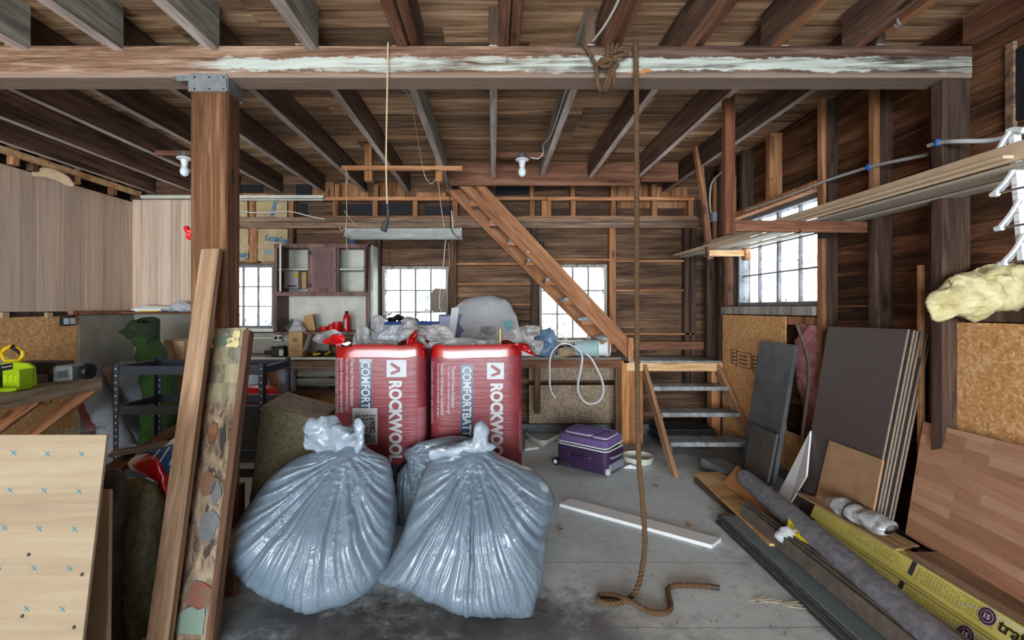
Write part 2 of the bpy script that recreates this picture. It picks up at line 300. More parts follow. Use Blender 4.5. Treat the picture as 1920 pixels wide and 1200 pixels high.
# ------------------------------------------------------------------ mesh builder
def frame_of(x, up):
    x = V(x).normalized(); up = V(up)
    y = up.cross(x)
    if y.length < 1e-5: y = V((0, 1, 0)).cross(x)
    y.normalize(); z = x.cross(y)
    return Matrix((x, y, z)).transposed()
def spline(pts, n=8, closed=False):
    pts = [V(p) for p in pts]; out = []; N = len(pts)
    for i in range(N if closed else N-1):
        if closed: a, b, c, d = pts[i-1], pts[i], pts[(i+1) % N], pts[(i+2) % N]
        else: a, b, c, d = pts[max(i-1, 0)], pts[i], pts[i+1], pts[min(i+2, N-1)]
        for k in range(n):
            u = k/n
            out.append(.5*((2*b)+(c-a)*u+(2*a-5*b+4*c-d)*u*u+(3*b-a-3*c+d)*u**3))
    if not closed: out.append(pts[-1])
    return out
class MB:
    def __init__(s): s.v = []; s.f = []; s.mi = []; s.m = 0
    def add(s, ps): n = len(s.v); s.v += [V(p) for p in ps]; return n
    def face(s, *i): s.f.append(i); s.mi.append(s.m)
    def mat(s, m): s.m = m; return s
    def hexa(s, b, t):
        n = s.add(list(b)+list(t))
        for q in ((0, 3, 2, 1), (4, 5, 6, 7), (0, 1, 5, 4), (1, 2, 6, 5), (2, 3, 7, 6), (3, 0, 4, 7)): s.face(*[n+i for i in q])
        return s
    def box(s, a, b):
        (x0, y0, z0), (x1, y1, z1) = a, b
        return s.hexa([(x0, y0, z0), (x1, y0, z0), (x1, y1, z0), (x0, y1, z0)], [(x0, y0, z1), (x1, y0, z1), (x1, y1, z1), (x0, y1, z1)])
    def slab(s, q, t):
        q = [V(p) for p in q]; n = (q[1]-q[0]).cross(q[3]-q[0]).normalized()*t if not isinstance(t, V) else t
        return s.hexa(q, [p+n for p in q])
    def bar(s, p, q, w, h, up=(0, 0, 1)):
        p, q = V(p), V(q); m = frame_of(q-p, up); y = m.col[1]*w/2; z = m.col[2]*h/2
        return s.hexa([p-y-z, q-y-z, q+y-z, p+y-z], [p-y+z, q-y+z, q+y+z, p+y+z])
    def prism(s, poly, vec):
        k = len(poly); vec = V(vec); n = s.add(list(poly)+[V(p)+vec for p in poly])
        s.face(*[n+i for i in range(k)][::-1]); s.face(*[n+k+i for i in range(k)])
        for i in range(k): j = (i+1) % k; s.face(n+i, n+j, n+k+j, n+k+i)
        return s
    def tube(s, pts, r, n=8, cap=True, closed=False):
        pts = [V(p) for p in pts]; N = len(pts); rs = r if isinstance(r, (list, tuple)) else [r]*N
        tan = [(pts[(i+1) % N if closed else min(i+1, N-1)]-pts[i-1 if closed else max(i-1, 0)]).normalized() for i in range(N)]
        u = tan[0].orthogonal().normalized(); base = None; first = None
        for i in range(N):
            u = (u-tan[i]*u.dot(tan[i])).normalized(); w = tan[i].cross(u)
            b = s.add([pts[i]+(u*math.cos(2*PI*k/n)+w*math.sin(2*PI*k/n))*rs[i] for k in range(n)])
            if base is not None:
                for k in range(n): l = (k+1) % n; s.face(base+k, base+l, b+l, b+k)
            else: first = b
            base = b
        if closed:
            for k in range(n): l = (k+1) % n; s.face(base+k, base+l, first+l, first+k)
        elif cap: s.face(*[first+k for k in range(n)][::-1]); s.face(*[base+k for k in range(n)])
        return s
    def lathe(s, prof, c, ax=(0, 0, 1), n=20):
        c = V(c); m = frame_of(ax, (.3, .5, 1) if abs(V(ax).normalized().z) < .9 else (1, 0, 0)); a, u, w = m.col[0], m.col[1], m.col[2]; base = None
        for (r, h) in prof:
            b = s.add([c+a*h+(u*math.cos(2*PI*k/n)+w*math.sin(2*PI*k/n))*max(r, 1e-4) for k in range(n)])
            if base is not None:
                for k in range(n): l = (k+1) % n; s.face(base+k, base+l, b+l, b+k)
            else: s.face(*[b+k for k in range(n)][::-1])
            base = b
        s.face(*[base+k for k in range(n)]); return s
    def grid(s, fn, nu, nv, cu=False, cv=False):
        n = s.add([fn(i/(nu if cu else nu-1), j/(nv if cv else nv-1)) for i in range(nu) for j in range(nv)])
        for i in range(nu if cu else nu-1):
            for j in range(nv if cv else nv-1):
                a, b = (i+1) % nu, (j+1) % nv
                s.face(n+i*nv+j, n+a*nv+j, n+a*nv+b, n+i*nv+b)
        return s
    def ball(s, c, r, n=14):
        r = r if isinstance(r, (tuple, list)) else (r, r, r)
        c = V(c); m = n//2
        base = None; top = s.add([c+V((0, 0, r[2]))])
        for j in range(1, m):
            a = PI*j/m; b = s.add([c+V((r[0]*math.sin(a)*math.cos(2*PI*k/n), r[1]*math.sin(a)*math.sin(2*PI*k/n), r[2]*math.cos(a))) for k in range(n)])
            for k in range(n):
                l = (k+1) % n
                if base is None: s.face(top, b+k, b+l)
                else: s.face(base+k, b+k, b+l, base+l)
            base = b
        bot = s.add([c-V((0, 0, r[2]))])
        for k in range(n): s.face(base+k, bot, base+(k+1) % n)
        return s
    def inflate(s, poly, Y, D, Db=None, c=None, n=56, m=10, k=2.2, fold=None, nz=None, zmin=None, smooth=4, tilt=0., wave=None):
        """closed outline seen from the front, given thickness front and back about a standing sheet at depth Y"""
        o = [V((p[0], p[1], 0)) for p in poly]
        o = spline(o, 16, True) if smooth else [a.lerp(b, j/16) for a, b in zip(o, o[1:]+o[:1]) for j in range(16)]
        L = [0.]
        for a, b in zip(o, o[1:]+o[:1]): L.append(L[-1]+(b-a).length)
        rs = []; i = 0
        for q in range(n):
            d = L[-1]*q/n
            while L[i+1] < d: i += 1
            rs.append(o[i].lerp(o[(i+1) % len(o)], (d-L[i])/max(L[i+1]-L[i], 1e-6)))
        c = V((c[0], c[1], 0)) if c else sum(rs, V())/n
        Yf = Y if callable(Y) else (lambda x, y: Y); Db = D if Db is None else Db
        sm = [v.copy() for v in rs]
        if n > 120:
            for _ in range(n*4): sm = [(sm[i-1]+sm[i]*2+sm[(i+1) % n])*.25 for i in range(n)]
        def pt(q, r, side):
            e_ = r**3.5; p = c.lerp(sm[q]*(1-e_)+rs[q]*e_, r); w = P(p.x, p.y, Yf(p.x, p.y)); t = max(0., 1-r**k)**.5
            dy = t*(D if side < 0 else Db)
            if fold: dy += fold(p.x, p.y)*(t**.5)
            w = w+V((0, side*dy-(wave(p.x, p.y)*min(1, 2*(1-r)+.35) if wave else 0), tilt*side*dy))
            if nz: 
                a = noise.noise_vector(w*nz[0]); b = noise.noise_vector(w*nz[0]*2.7+V((3, 1, 7))); w = w+(a+b*.45)*nz[1]
            if zmin is not None and w.z < zmin: w.z = zmin
            return w
        ring = s.add([pt(q, 1, -1) for q in range(n)])
        for side in (-1, 1):
            prev = ring
            for j in range(m-1, 0, -1):
                r = math.sin(PI/2*j/m); b = s.add([pt(q, r, side) for q in range(n)])
                for q in range(n): l = (q+1) % n; s.face(prev+q, prev+l, b+l, b+q)
                prev = b
            e = s.add([pt(0, 0, side)])
            for q in range(n): s.face(prev+q, prev+(q+1) % n, e)
        return s
    def build(s, name, mat, parent=None, smooth=False, bevel=0., fr=None, auto=True):
        mats = mat if isinstance(mat, (list, tuple)) else [mat]
        mats = [M[x] if isinstance(x, str) else x for x in mats]
        if fr is None:
            lo = V((min(v.x for v in s.v), min(v.y for v in s.v), min(v.z for v in s.v))); hi = V((max(v.x for v in s.v), max(v.y for v in s.v), 0))
            fr = Matrix.Translation(((lo.x+hi.x)/2, (lo.y+hi.y)/2, lo.z))
        inv = fr.inverted()
        me = bpy.data.meshes.new(name); me.from_pydata([inv @ v for v in s.v], [], s.f)
        for m in mats: me.materials.append(m)
        for p, k in zip(me.polygons, s.mi): p.material_index = k
        bm = bmesh.new(); bm.from_mesh(me); bmesh.ops.recalc_face_normals(bm, faces=bm.faces); bm.to_mesh(me); bm.free()
        if smooth:
            for p in me.polygons: p.use_smooth = True
            if smooth != 'all': me.set_sharp_from_angle(angle=math.radians(38))
        o = bpy.data.objects.new(name, me); COL.objects.link(o); o.matrix_basis = fr
        if parent is not None: o.parent = parent; o.matrix_parent_inverse = parent.matrix_basis.inverted()
        if bevel:
            b = o.modifiers.new('edge', 'BEVEL'); b.width = bevel; b.segments = 1; b.limit_method = 'ANGLE'; b.angle_limit = .6
        return o
ID = Matrix.Identity(4)
def tag(o, label, cat, group=None, kind=None):
    o['label'] = label; o['category'] = cat
    if group: o['group'] = group
    if kind: o['kind'] = kind
    return o
def E(name, label, cat, loc, group=None):
    o = bpy.data.objects.new(name, None); COL.objects.link(o); o.matrix_basis = Matrix.Translation(V(loc)); o.empty_display_size = .1
    if label: tag(o, label, cat, group)
    return o
def S(o): o['kind'] = 'structure'; return o
def SE(name, loc=(0, 0, 0)): return S(E(name, None, None, loc))
def board(name, p, q, w, h, mat, parent=None, up=(0, 0, 1), bevel=.002):
    """a length of timber: local X runs along it"""
    p, q = V(p), V(q); fr = frame_of(q-p, up).to_4x4(); fr.translation = p
    return MB().bar(p, q, w, h, up).build(name, mat, parent, bevel=bevel, fr=fr)
def sheet(name, q, t, mat, parent=None, bevel=.001):
    """flat panel from four corners, local X along its first edge"""
    q = [V(p) for p in q]; x = (q[1]-q[0]).normalized(); n = (q[1]-q[0]).cross(q[3]-q[0]).normalized(); y = n.cross(x)
    fr = Matrix((x, y, n)).transposed().to_4x4(); fr.translation = q[0]
    return MB().slab(q, t).build(name, mat, parent, bevel=bevel, fr=fr)
def B(name, a, b, mat, parent=None, bevel=.002): return MB().box(a, b).build(name, mat, parent, bevel=bevel)
def text(body, size, mat, parent, org, xd, yd, bold=0., name='lettering', align='LEFT', ext=.0006, sx=1., fit=None, warp=None):
    cu = bpy.data.curves.new('t', 'FONT'); cu.body = body; cu.size = size; cu.offset = bold; cu.align_x = align; cu.extrude = ext; cu.resolution_u = 3
    o = bpy.data.objects.new('t', cu); COL.objects.link(o)
    me = bpy.data.meshes.new_from_object(o.evaluated_get(bpy.context.evaluated_depsgraph_get())); bpy.data.objects.remove(o); bpy.data.curves.remove(cu)
    x, y = V(xd).normalized(), V(yd).normalized(); z = x.cross(y); b = MB(); org = V(org)
    if fit: sx = fit/max(1e-4, max(v.co.x for v in me.vertices))
    b.add([org+x*v.co.x*sx+y*v.co.y+z*v.co.z for v in me.vertices])
    if warp: b.v = [warp(v) for v in b.v]
    for p in me.polygons: b.face(*p.vertices)
    bpy.data.meshes.remove(me)
    return b.build(name, mat, parent)
def rope(name, pts, R, mat, parent=None, pitch=.075, n=10, caps=True):
    sp = spline(pts, n); L = 0; b = MB(); cs = [[], [], []]
    d = (sp[1]-sp[0]).normalized(); u = d.orthogonal().normalized()
    # even resample
    res = [sp[0]]; step = pitch/7; acc = 0
    for a, c in zip(sp, sp[1:]):
        l = (c-a).length; k = step-acc
        while k <= l: res.append(a.lerp(c, k/l)); k += step
        acc = l-(k-step)
    for i, p in enumerate(res):
        d = (res[min(i+1, len(res)-1)]-res[max(i-1, 0)]).normalized(); u = (u-d*u.dot(d)).normalized(); w = d.cross(u); L = i*step
        for k in range(3):
            a = 2*PI*(L/pitch+k/3); cs[k].append(p+(u*math.cos(a)+w*math.sin(a))*R*.5)
    for c in cs: b.tube(c, R*.56, 6)
    return b.build(name, mat, parent, smooth='all')
def wire(name, pts, r, mat, parent=None, n=6, sub=6): return MB().tube(spline(pts, sub), r, n).build(name, mat, parent, smooth=True)
def copy_tree(o, parent=None, move=None):
    c = o.copy(); COL.objects.link(c)
    if parent is not None: c.parent = parent
    if move is not None: c.matrix_basis = Matrix.Translation(V(move)) @ o.matrix_basis
    for ch in [x for x in bpy.data.objects if x.parent == o]: copy_tree(ch, c)
    return c
M['treadgrey'] = wood('grey painted tread', ['#55585b', '#7b7f82', '#94989a', '#a8abad'], 'Y', 2., 12, .6, var=.15, stain=.25, stainc='#4a3c31', knots=False, bump=.1)
M['postlum'] = wood('post lumber', ['#8a5831', '#b37a47', '#c8935c', '#d6a871'], 'Z', 1.1, 14, var=.1, stain=.2, stainc='#5b3517')
M['postlum2'] = wood('post lumber dark', ['#74472a', '#955f38', '#ab7850', '#bd8b62'], 'Z', 1.1, 14, var=.1, stain=.25)
M['lumberstep'] = wood('step stringer', ['#6b4930', '#93694a', '#ab8465', '#bd9b7e'], 'X', 1.1, 14, var=.1, stain=.3)
M['slatedark'] = plain('dark stacked slab', '#3b3c3e', .6, c2='#2a2a2b', var=1, vs=9.)
M['benchtop'] = wood('bench top', ['#50483f', '#756b60', '#8c8175', '#a59a8d'], 'X', 1., 12, .65, var=.1, stain=.3)
M['old2'] = wood('leaning board wood', ['#5a4330', '#84684e', '#9d8067', '#b3977c'], 'X', .9, 14, var=.1, stain=.25, stainc='#4b3220')
M['studoldx'] = wood('aged dark strip', ['#2d1f17', '#523827', '#6d4e3a', '#86664f'], 'X', 1.0, 14, var=.2, stain=.3)
M['turfpale'] = plain('green grey felt', '#59664f', .9); M['mint'] = plain('mint lino', '#74877a', .6); M['brick'] = plain('brick red lino', '#7d4530', .6, c2='#66594b', var=1, vs=14.)
M['slatedark2'] = plain('brownish slab', '#4b4947', .6, c2='#3c3a38', var=1, vs=6.); M['studoldy'] = wood('dark batten', ['#2d211a', '#4b3a2f', '#685244', '#7c6555'], 'Y', 1.0, 14, var=.2)
M['felt2'] = plain('dusty grey board', '#7e8387', .9, c2='#5c5f62', var=1, vs=8., bump=.3)
M['planklow'] = plain('charcoal plank', '#3b3b3d', .5, c2='#4a494a', var=1, vs=14.); M['plankedge'] = plain('plank grey edge', '#5d5a58', .6, c2='#4a4747', var=1, vs=14.)
M['plankblue'] = plain('blue grey plank', '#6e7a80', .35, c2='#5a666c', var=1, vs=60.); M['plankbrown'] = plain('brown grey plank', '#6f665d', .6, c2='#575049', var=1, vs=14.)
M['yellow2'] = plain('yellow card', '#d9c61d', .5); M['maroonprint'] = plain('maroon print', '#4d2340', .5)
M['hardwood'] = wood('brown laminate board', ['#57402f', '#7a5d47', '#8f725b', '#a3866e'], 'Y', 1.0, 16, .6, var=.15, bump=.1, knots=False, stain=.2)
M['fibre2'] = plain('tan strip', '#b0906a', .8, c2='#9c7d58', var=1, vs=12.); M['hardbatten'] = plain('light batten', '#a97c50', .7, c2='#8f6540', var=1, vs=14.)
M['debris'] = plain('floor crumbs', '#5c5047', .9)
M['steel2'] = plain('grey metal box', '#6f7377', .5, .5); M['cablewhite'] = plain('white cable', '#d4d2cc', .5); M['cablecream'] = plain('cream cable', '#c6bea6', .5)
M['lampsteel'] = plain('lamp enamel', '#c6cac9', .35, .1, c2='#a9aeac', var=1, vs=14.); M['studred'] = wood('red brown upright', ['#3d2015', '#5f3826', '#78492f', '#8c5c40'], 'Z', 1.0, 13, var=.1)
M['plankpale'] = plain('primed plank', '#b9b0a2', .6, c2='#aaa193', var=1, vs=8.); M['plankpale2'] = plain('pale pine plank', '#cfb89c', .6, c2='#c2aa8d', var=1, vs=8.)
M['cabpanel'] = plain('cabinet panel', '#69494a', .55, c2='#5a4143', var=1, vs=9.); M['cardgreyw'] = plain('grey printed carton', '#a9a5a6', .6); M['greendark'] = plain('dark green cable', '#1d3a38', .5)
M['inkbrown'] = plain('brown ink', '#6b4b2b', .7); M['tealpale2'] = plain('pale tote plastic', '#a9bac4', .4); M['lilac'] = plain('lilac print', '#a3a8cf', .5); M['lilacgrey'] = plain('lilac grey', '#a39ca6', .6)
M['tealprint'] = plain('printed teal label', '#b9cfd0', .4, c2='#8eb0b4', var=1, vs=40.); M['whitepvc'] = plain('white vinyl', '#dddce1', .4); M['limedark'] = plain('lime shade', '#a3bf17', .4)
M['benchold'] = wood('old bench plank', ['#5f5142', '#8d7a65', '#a8957f', '#bfad98'], 'Y', 1., 14, .75, var=.15, stain=.3); M['pinkwhite'] = plain('pale pinkish sheet', '#b9aaa6', .7)
M['turfdark'] = plain('turf backing', '#22301a', .95, c2='#16200f', var=1, vs=30., bump=.6, bs=120.); M['inkfaint'] = plain('faint print', '#7f8f8f', .7)
M['greyfelt'] = plain('grey lino', '#6f7274', .7, c2='#5c5f60', var=1, vs=9.)
M['plypale'] = plain('pale ply face', '#b39e84', .7, c2='#a8937a', var=1, vs=5.)
# ================================================================== SETTING
XL, XR, YB, YF, ZC, ZJ = -4.2, 2.47, 5.55, -5.6, 2.93, 2.73
def bx(x): return px(x, 5.5)
WIN = [(bx(396), bx(516), 1.17, 1.90), (bx(717), bx(841), 1.08, 1.88), (bx(1011), bx(1137), 1.035, 1.90)]
WR = (3.55, 4.80, 1.42, 2.27)      # right wall window: y0, y1, z0, z1
def cut_boards(b, horiz, a0, a1, zs, holes, t0, t1, jit=.004, brk=1.9):
    """courses of boards along one axis with openings left out; horiz 'X' or 'Y', a0..a1 the run, t0..t1 the thickness range"""
    for z0, z1 in zip(zs, zs[1:]):
        cuts = sorted({z0, z1} | {h for H in holes for h in H[2:] if z0 < h < z1})
        off = random.uniform(-jit, jit)
        for c0, c1 in zip(cuts, cuts[1:]):
            spans = [(a0, a1)]
            for h in holes:
                if h[2] < c1-1e-6 and h[3] > c0+1e-6:
                    nx = []
                    for s0, s1 in spans:
                        if h[1] <= s0 or h[0] >= s1: nx.append((s0, s1)); continue
                        if h[0] > s0: nx.append((s0, h[0]))
                        if h[1] < s1: nx.append((h[1], s1))
                    spans = nx
            for s0, s1 in spans:
                e = .0015 if c1 == z1 and jit else 0; f = .0015 if c0 == z0 and jit else 0
                if horiz == 'X': b.box((s0, t0+off, c0+f), (s1, t1, c1-e))
                else: b.box((t0+off, s0, c0+f), (t1, s1, c1-e))
def courses(z0, z1, w, j):
    zs = [z0]
    while zs[-1] < z1-.05: zs.append(min(z1, zs[-1]+w+random.uniform(-j, j)))
    return zs
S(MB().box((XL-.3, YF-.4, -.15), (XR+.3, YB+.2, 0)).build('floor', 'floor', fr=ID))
# back wall
wb = SE('wall_back', (0, YB, 0))
b = MB(); cut_boards(b, 'X', XL, XR+.1, courses(0, ZC, .205, .03), WIN, YB, YB+.03, .007); b.build('siding', 'wallback', wb)
b = MB(); cut_boards(b, 'X', XL-.2, XR+.3, [-.1, 1.0, 2.0, 3.1], WIN, YB+.03, YB+.09, 0); b.build('leak_backing', 'tar', wb)  # added backing slab, keeps outside light from leaking between the boards
wl = SE('wall_left', (XL, 0, 0)); wr = SE('wall_right', (XR, 0, 0))
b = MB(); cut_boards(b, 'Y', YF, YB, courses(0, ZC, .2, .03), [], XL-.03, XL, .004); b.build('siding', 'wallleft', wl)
B('leak_backing', (XL-.1, YF-.1, -.1), (XL-.03, YB+.1, 3.1), 'tar', wl)  # unseen slab added behind the left boards to block light leaks
b = MB(); cut_boards(b, 'Y', YF, YB, courses(0, ZC, .215, .04), [WR], XR, XR+.03, .006); b.build('siding', 'wallright', wr)
b = MB(); cut_boards(b, 'Y', YF-.2, YB+.1, [-.1, 1.0, 2.0, 3.1], [WR], XR+.03, XR+.1, 0); b.build('leak_backing', 'tar', wr)  # same added backing against light leaks, window left open
wf = SE('wall_front', (0, YF, 0))
B('siding', (XL-.2, YF-.12, -.1), (-3.5, YF, 3.1), 'wallback', wf); B('siding', (1.9, YF-.12, -.1), (XR+.3, YF, 3.1), 'wallback', wf); B('siding', (-3.5, YF-.12, 2.5), (1.9, YF, 3.1), 'wallback', wf)
# ceiling boards
b = MB(); ys = courses(YF, YB+.03, .15, .02)
for y0, y1 in zip(ys, ys[1:]):
    xs = [XL]
    while xs[-1] < XR: xs.append(xs[-1]+random.choice((1.47, 1.96, 2.45, 2.94)))
    o = random.uniform(0, .006)
    for x0, x1 in zip(xs, xs[1:]): b.box((x0, y0+.002, ZC+o), (min(x1, XR+.05)-.002, y1-.001, ZC+.03))
cl = SE('ceiling', (0, 0, ZC)); b.build('ceiling_boards', 'ceil', cl); B('ceiling_backing', (XL-.2, YF-.2, ZC+.03), (XR+.2, YB+.1, ZC+.08), 'wallback', cl)  # slab above the boards is added to stop light leaking through
# concrete kerb at the foot of the back and right walls
S(B('baseboard_back', (-4.05, 5.38, 0), (XR, YB, .1), 'concrete', bevel=.008)); S(B('baseboard_right', (XR-.1, 2.7, 0), (XR, 5.4, .11), 'concrete', bevel=.008))

# ---- back wall framing
def stud(par, x0, x1, y0, y1, z0, z1, mat='studold', name='stud'):
    return B(name, (x0, y0, z0), (x1, y1, z1), mat, par)
def sx(a, b, y, z0, z1, mat='studold', d=.1, name='stud'):   # upright on the back wall from pixel edges
    return stud(wb, px(a, y), px(b, y), y, YB, z0, z1, mat, name)
for a, c, z0, z1, mt in ((541, 550, 1.0, 2.32, 'studold'), (844, 856, .9, 2.32, 'studold'), (996, 1008, .9, 2.32, 'studdark'), (1143, 1155, .9, 2.32, 'studorange'), (1296, 1306, .5, 2.66, 'studdark'),
                      (467, 482, 1.92, 2.32, 'studorange'), (430, 440, 1.92, 2.66, 'studorange'), (703, 713, .9, 2.32, 'studdark'), (1284, 1294, .5, 2.4, 'studdark')):
    sx(a, c, 5.45, z0, z1, mt)
for n, (z0, z1, y) in enumerate(((2.375, 2.43, 5.43), (2.31, 2.373, 5.44))): B('wall_plate', (bx(432), y, z0), (bx(1304), YB, z1), 'old', wb)
for a, c in ((428, 605), (606, 858), (858, 1025), (1026, 1303)):   # pale upper rail
    B('top_rail', (px(a, 5.4), 5.40, 2.615), (px(c, 5.4), 5.45, 2.655), 'whiteoff' if a == 428 else 'lumber', wb)
for x in (472, 545, 629, 703, 778, 853, 998, 1020, 1029, 1075, 1150, 1228, 1296):
    sx(x-4.5, x+4.5, 5.42, 2.43, 2.615, 'studorange', name='blocking')
for x in (632, 705, 997, 1074, 1150, 1226): sx(x-4, x+4, 5.42, 2.655, 2.8, 'studorange', name='blocking')
B('sill_ledge', (bx(605), 5.41, 2.43), (bx(1300), YB, 2.442), 'lumber', wb)
for a, c, y0, z in ((857, 1000, 494, .1), (857, 996, 531, .06), (1012, 1143, 486, .1), (1155, 1290, 488, .07), (1155, 1290, 543, .07), (1155, 1298, 624, .1), (940, 998, 569, .06)):
    zz = pz(y0, 5.5); B('wall_ledge', (bx(a), YB-z, zz-.02), (bx(c), YB, zz), 'lumber', wb)
for a, c, y0, y1 in ((633, 698, 381, 402), (707, 772, 381, 401), (796, 849, 385, 401), (930, 990, 348, 364), (556, 574, 380, 404), (445, 490, 345, 360), (553, 582, 344, 372), (1010, 1020, 463, 486)):
    B('tar_paper', (bx(a), YB-.02, pz(y1, 5.5)), (bx(c), YB-.004, pz(y0, 5.5)), 'tar', wb, 0)
for a, c, y0, y1 in ((455, 512, 362, 370), (585, 625, 340, 368), (640, 690, 342, 368), (707, 760, 342, 370), (779, 835, 360, 372), (1155, 1215, 346, 370), (1232, 1290, 350, 370), (1160, 1220, 376, 390), (1233, 1290, 376, 390)):
    B('plywood_patch', (bx(a), YB-.03, pz(y1, 5.5)), (bx(c), YB-.006, pz(y0, 5.5)), 'studorange', wb, 0)
# painted lath on top of the panelled corner, panelling, painted lower boarding
B('lath', (px(258, 5.3), 5.34, 2.625), (px(606, 5.34), 5.40, 2.66), 'whiteoff', wb)
b = MB(); x = -4.08
while x < bx(440): w = random.choice((.1, .14, .17, .2)); b.box((x+.0025, 5.42, 1.36), (min(x+w, bx(440)), 5.45, 2.625)); x += w
b.build('panelling', 'panel', wb, bevel=.002)
B('painted_boarding', (-4.08, 5.44, .1), (bx(396), YB, 1.355), 'plaster', wb); B('painted_boarding', (bx(396), 5.44, .1), (bx(517), YB, 1.12), 'plaster', wb); B('painted_boarding', (bx(517), 5.44, .1), (bx(620), YB, 1.2), 'plaster', wb)
# ---- windows in the back wall
def window(n, x0, x1, z0, z1, cols, rows, frm, sill=True, kx0=None):
    r = SE('window_%d' % n, ((x0+x1)/2, 5.5, z0)); f = .03
    b = MB(); b.box((x0, 5.47, z0), (x0+f, YB+.06, z1)); b.box((x1-f, 5.47, z0), (x1, YB+.06, z1)); b.box((x0+f, 5.47, z1-f), (x1-f, YB+.06, z1)); b.box((x0+f, 5.47, z0), (x1-f, YB+.06, z0+f))
    b.build('window_frame', frm, r, bevel=.002)
    b = MB(); a0, a1, c0, c1 = x0+f, x1-f, z0+f, z1-f
    for i in range(1, cols): x = a0+(a1-a0)*i/cols; b.box((x-.008, 5.5, c0), (x+.008, 5.53, c1))
    for j in range(1, rows): z = c0+(c1-c0)*j/rows; b.box((a0, 5.502, z-.007), (a1, 5.528, z+.007))
    b.build('muntins', 'windowgrey', r)
    B('glass_pane', (a0, 5.512, c0), (a1, 5.516, c1), 'glass', r, 0)
    if sill: B('window_sill', (x0-.03, 5.38, z0-.035), (x1+.03, YB, z0), 'whiteoff', r, .004)
    return r, a0, a1, c0, c1
M['windowgrey'] = plain('worn grey sash paint', '#6f7276', .6, c2='#565a5f', var=1, vs=20.)
M['sashold'] = wood('old sash wood', ['#5c5650', '#8a847c', '#a8a39b', '#bdb8b1'], 'Z', 1.2, 20, var=.1, knots=False)
window(1, *WIN[0], 4, 3, 'windowgrey'); w2 = window(2, *WIN[1], 4, 3, 'sashold'); window(3, *WIN[2], 4, 3, 'sashold')
r, a0, a1, c0, c1 = w2; dx = (a1-a0)/4; dz = (c1-c0)/3
MB().prism([(a0+3*dx-.005, 5.49, c0+dz+.01), (a1+.005, 5.49, c0+dz), (a1+.005, 5.49, c0+2*dz+.02), (a0+3*dx+.05, 5.49, c0+2*dz+.025), (a0+3*dx-.01, 5.49, c0+2*dz-.05), (a0+3*dx+.01, 5.49, c0+1.5*dz)], (0, .008, 0)).build('cardboard_patch', 'cardgrey', r)
M['bluepane'] = clearmat('blue tinted pane', '#7f97a8', .45)
B('plastic_patch', (a0+2*dx+.01, 5.495, c0+dz+.01), (a0+3*dx-.01, 5.50, c0+2*dz-.01), 'bluepane', r, 0)
# ---- left wall: panelling, strand board, painted sheet, rails
b = MB(); y = YF
while y < 5.42: w = random.choice((.1, .14, .15, .19, .22)); b.box((-4.11, y+.003, 1.37), (-4.08+random.uniform(0, .003), min(y+w, 5.42), 2.6)); y += w
b.build('panelling', 'panel', wl, bevel=.002)
B('strand_board', (-4.11, YF, .02), (-4.075, 4.71, 1.325), 'osb', wl); B('painted_sheet', (-4.11, 4.715, .02), (-4.07, 5.44, 1.33), 'plaster', wl)
B('rail', (-4.11, YF, 1.325), (-4.085, 5.42, 1.372), 'studdark', wl)
for x in (7, 90): q = W(x*1., 590, -4.08); B('clip', (-4.09, q.y-.03, q.z-.03), (-4.06, q.y+.03, q.z+.02), 'cardpale', wl)
B('rail', (-4.08, 4.6, 1.335), (-4.03, 5.42, 1.375), 'lumberdark', wl)
o = B('top_rail', (-4.02, YF, 2.665), (-3.97, 5.42, 2.715), 'lumberpale', wl); 
for Y, z0, z1, m in ((4.0, 2.6, 2.8, 'studorange'), (4.17, 2.6, 2.66, 'studold'), (4.28, 2.6, 2.8, 'studorange'), (4.52, 2.6, 2.8, 'studold'), (4.6, 2.6, 2.82, 'lumberpale'), (4.95, 2.7, 2.8, 'studold'), (5.05, 2.6, 2.8, 'studorange'), (5.3, 2.7, 2.8, 'studold'), (3.7, 2.6, 2.8, 'studold'), (3.2, 2.6, 2.8, 'studold')):
    B('blocking', (-4.06, Y, z0), (-4.0, Y+.055, z1), m, wl)
q = W(130, 318, -4.1); B('red_scrap', (-4.12, q.y-.06, 2.55), (-4.09, q.y+.05, 2.82), 'red', wl)
MB().inflate([(60, 322), (80, 315), (110, 320), (134, 338), (134, 350), (95, 336), (62, 330)], 4.25, .02, nz=(9, .006)).build('paper_batt', 'cardpale', wl, smooth=True)
q = W(125, 602, -4.07); o = B('outlet_box', (-4.08, q.y-.07, q.z-.045), (-4.045, q.y+.07, q.z+.045), 'black', wl, .006); 
for d in (-.035, .03): B('outlet_face', (-4.047, q.y+d-.025, q.z-.03), (-4.04, q.y+d+.03, q.z+.03), 'steel', o)
# printed grade stamps on the strand board
def stamps(par, pts, mat='ink', t=.004):
    b = MB()
    for (c, u, v) in pts:
        for s in (-1, 1): b.bar(c-u+v*s, c+u+v*s, t, t); b.bar(c-v+u*s, c+v+u*s, t, t)
        for k in (-.5, 0, .5): b.bar(c-u*.5+v*k, c+u*.55+v*k, t*2, t*2)
    return b.build('grade_stamp', mat, par)
stamps(wl, [(V((-4.073, Y, .62)), V((0, .04, 0)), V((0, 0, .09))) for Y in (3.75, 4.0, 4.13, 4.26, 4.38)]+[(V((-4.073, 3.9, .64)), V((0, .06, 0)), V((0, 0, .1)))])

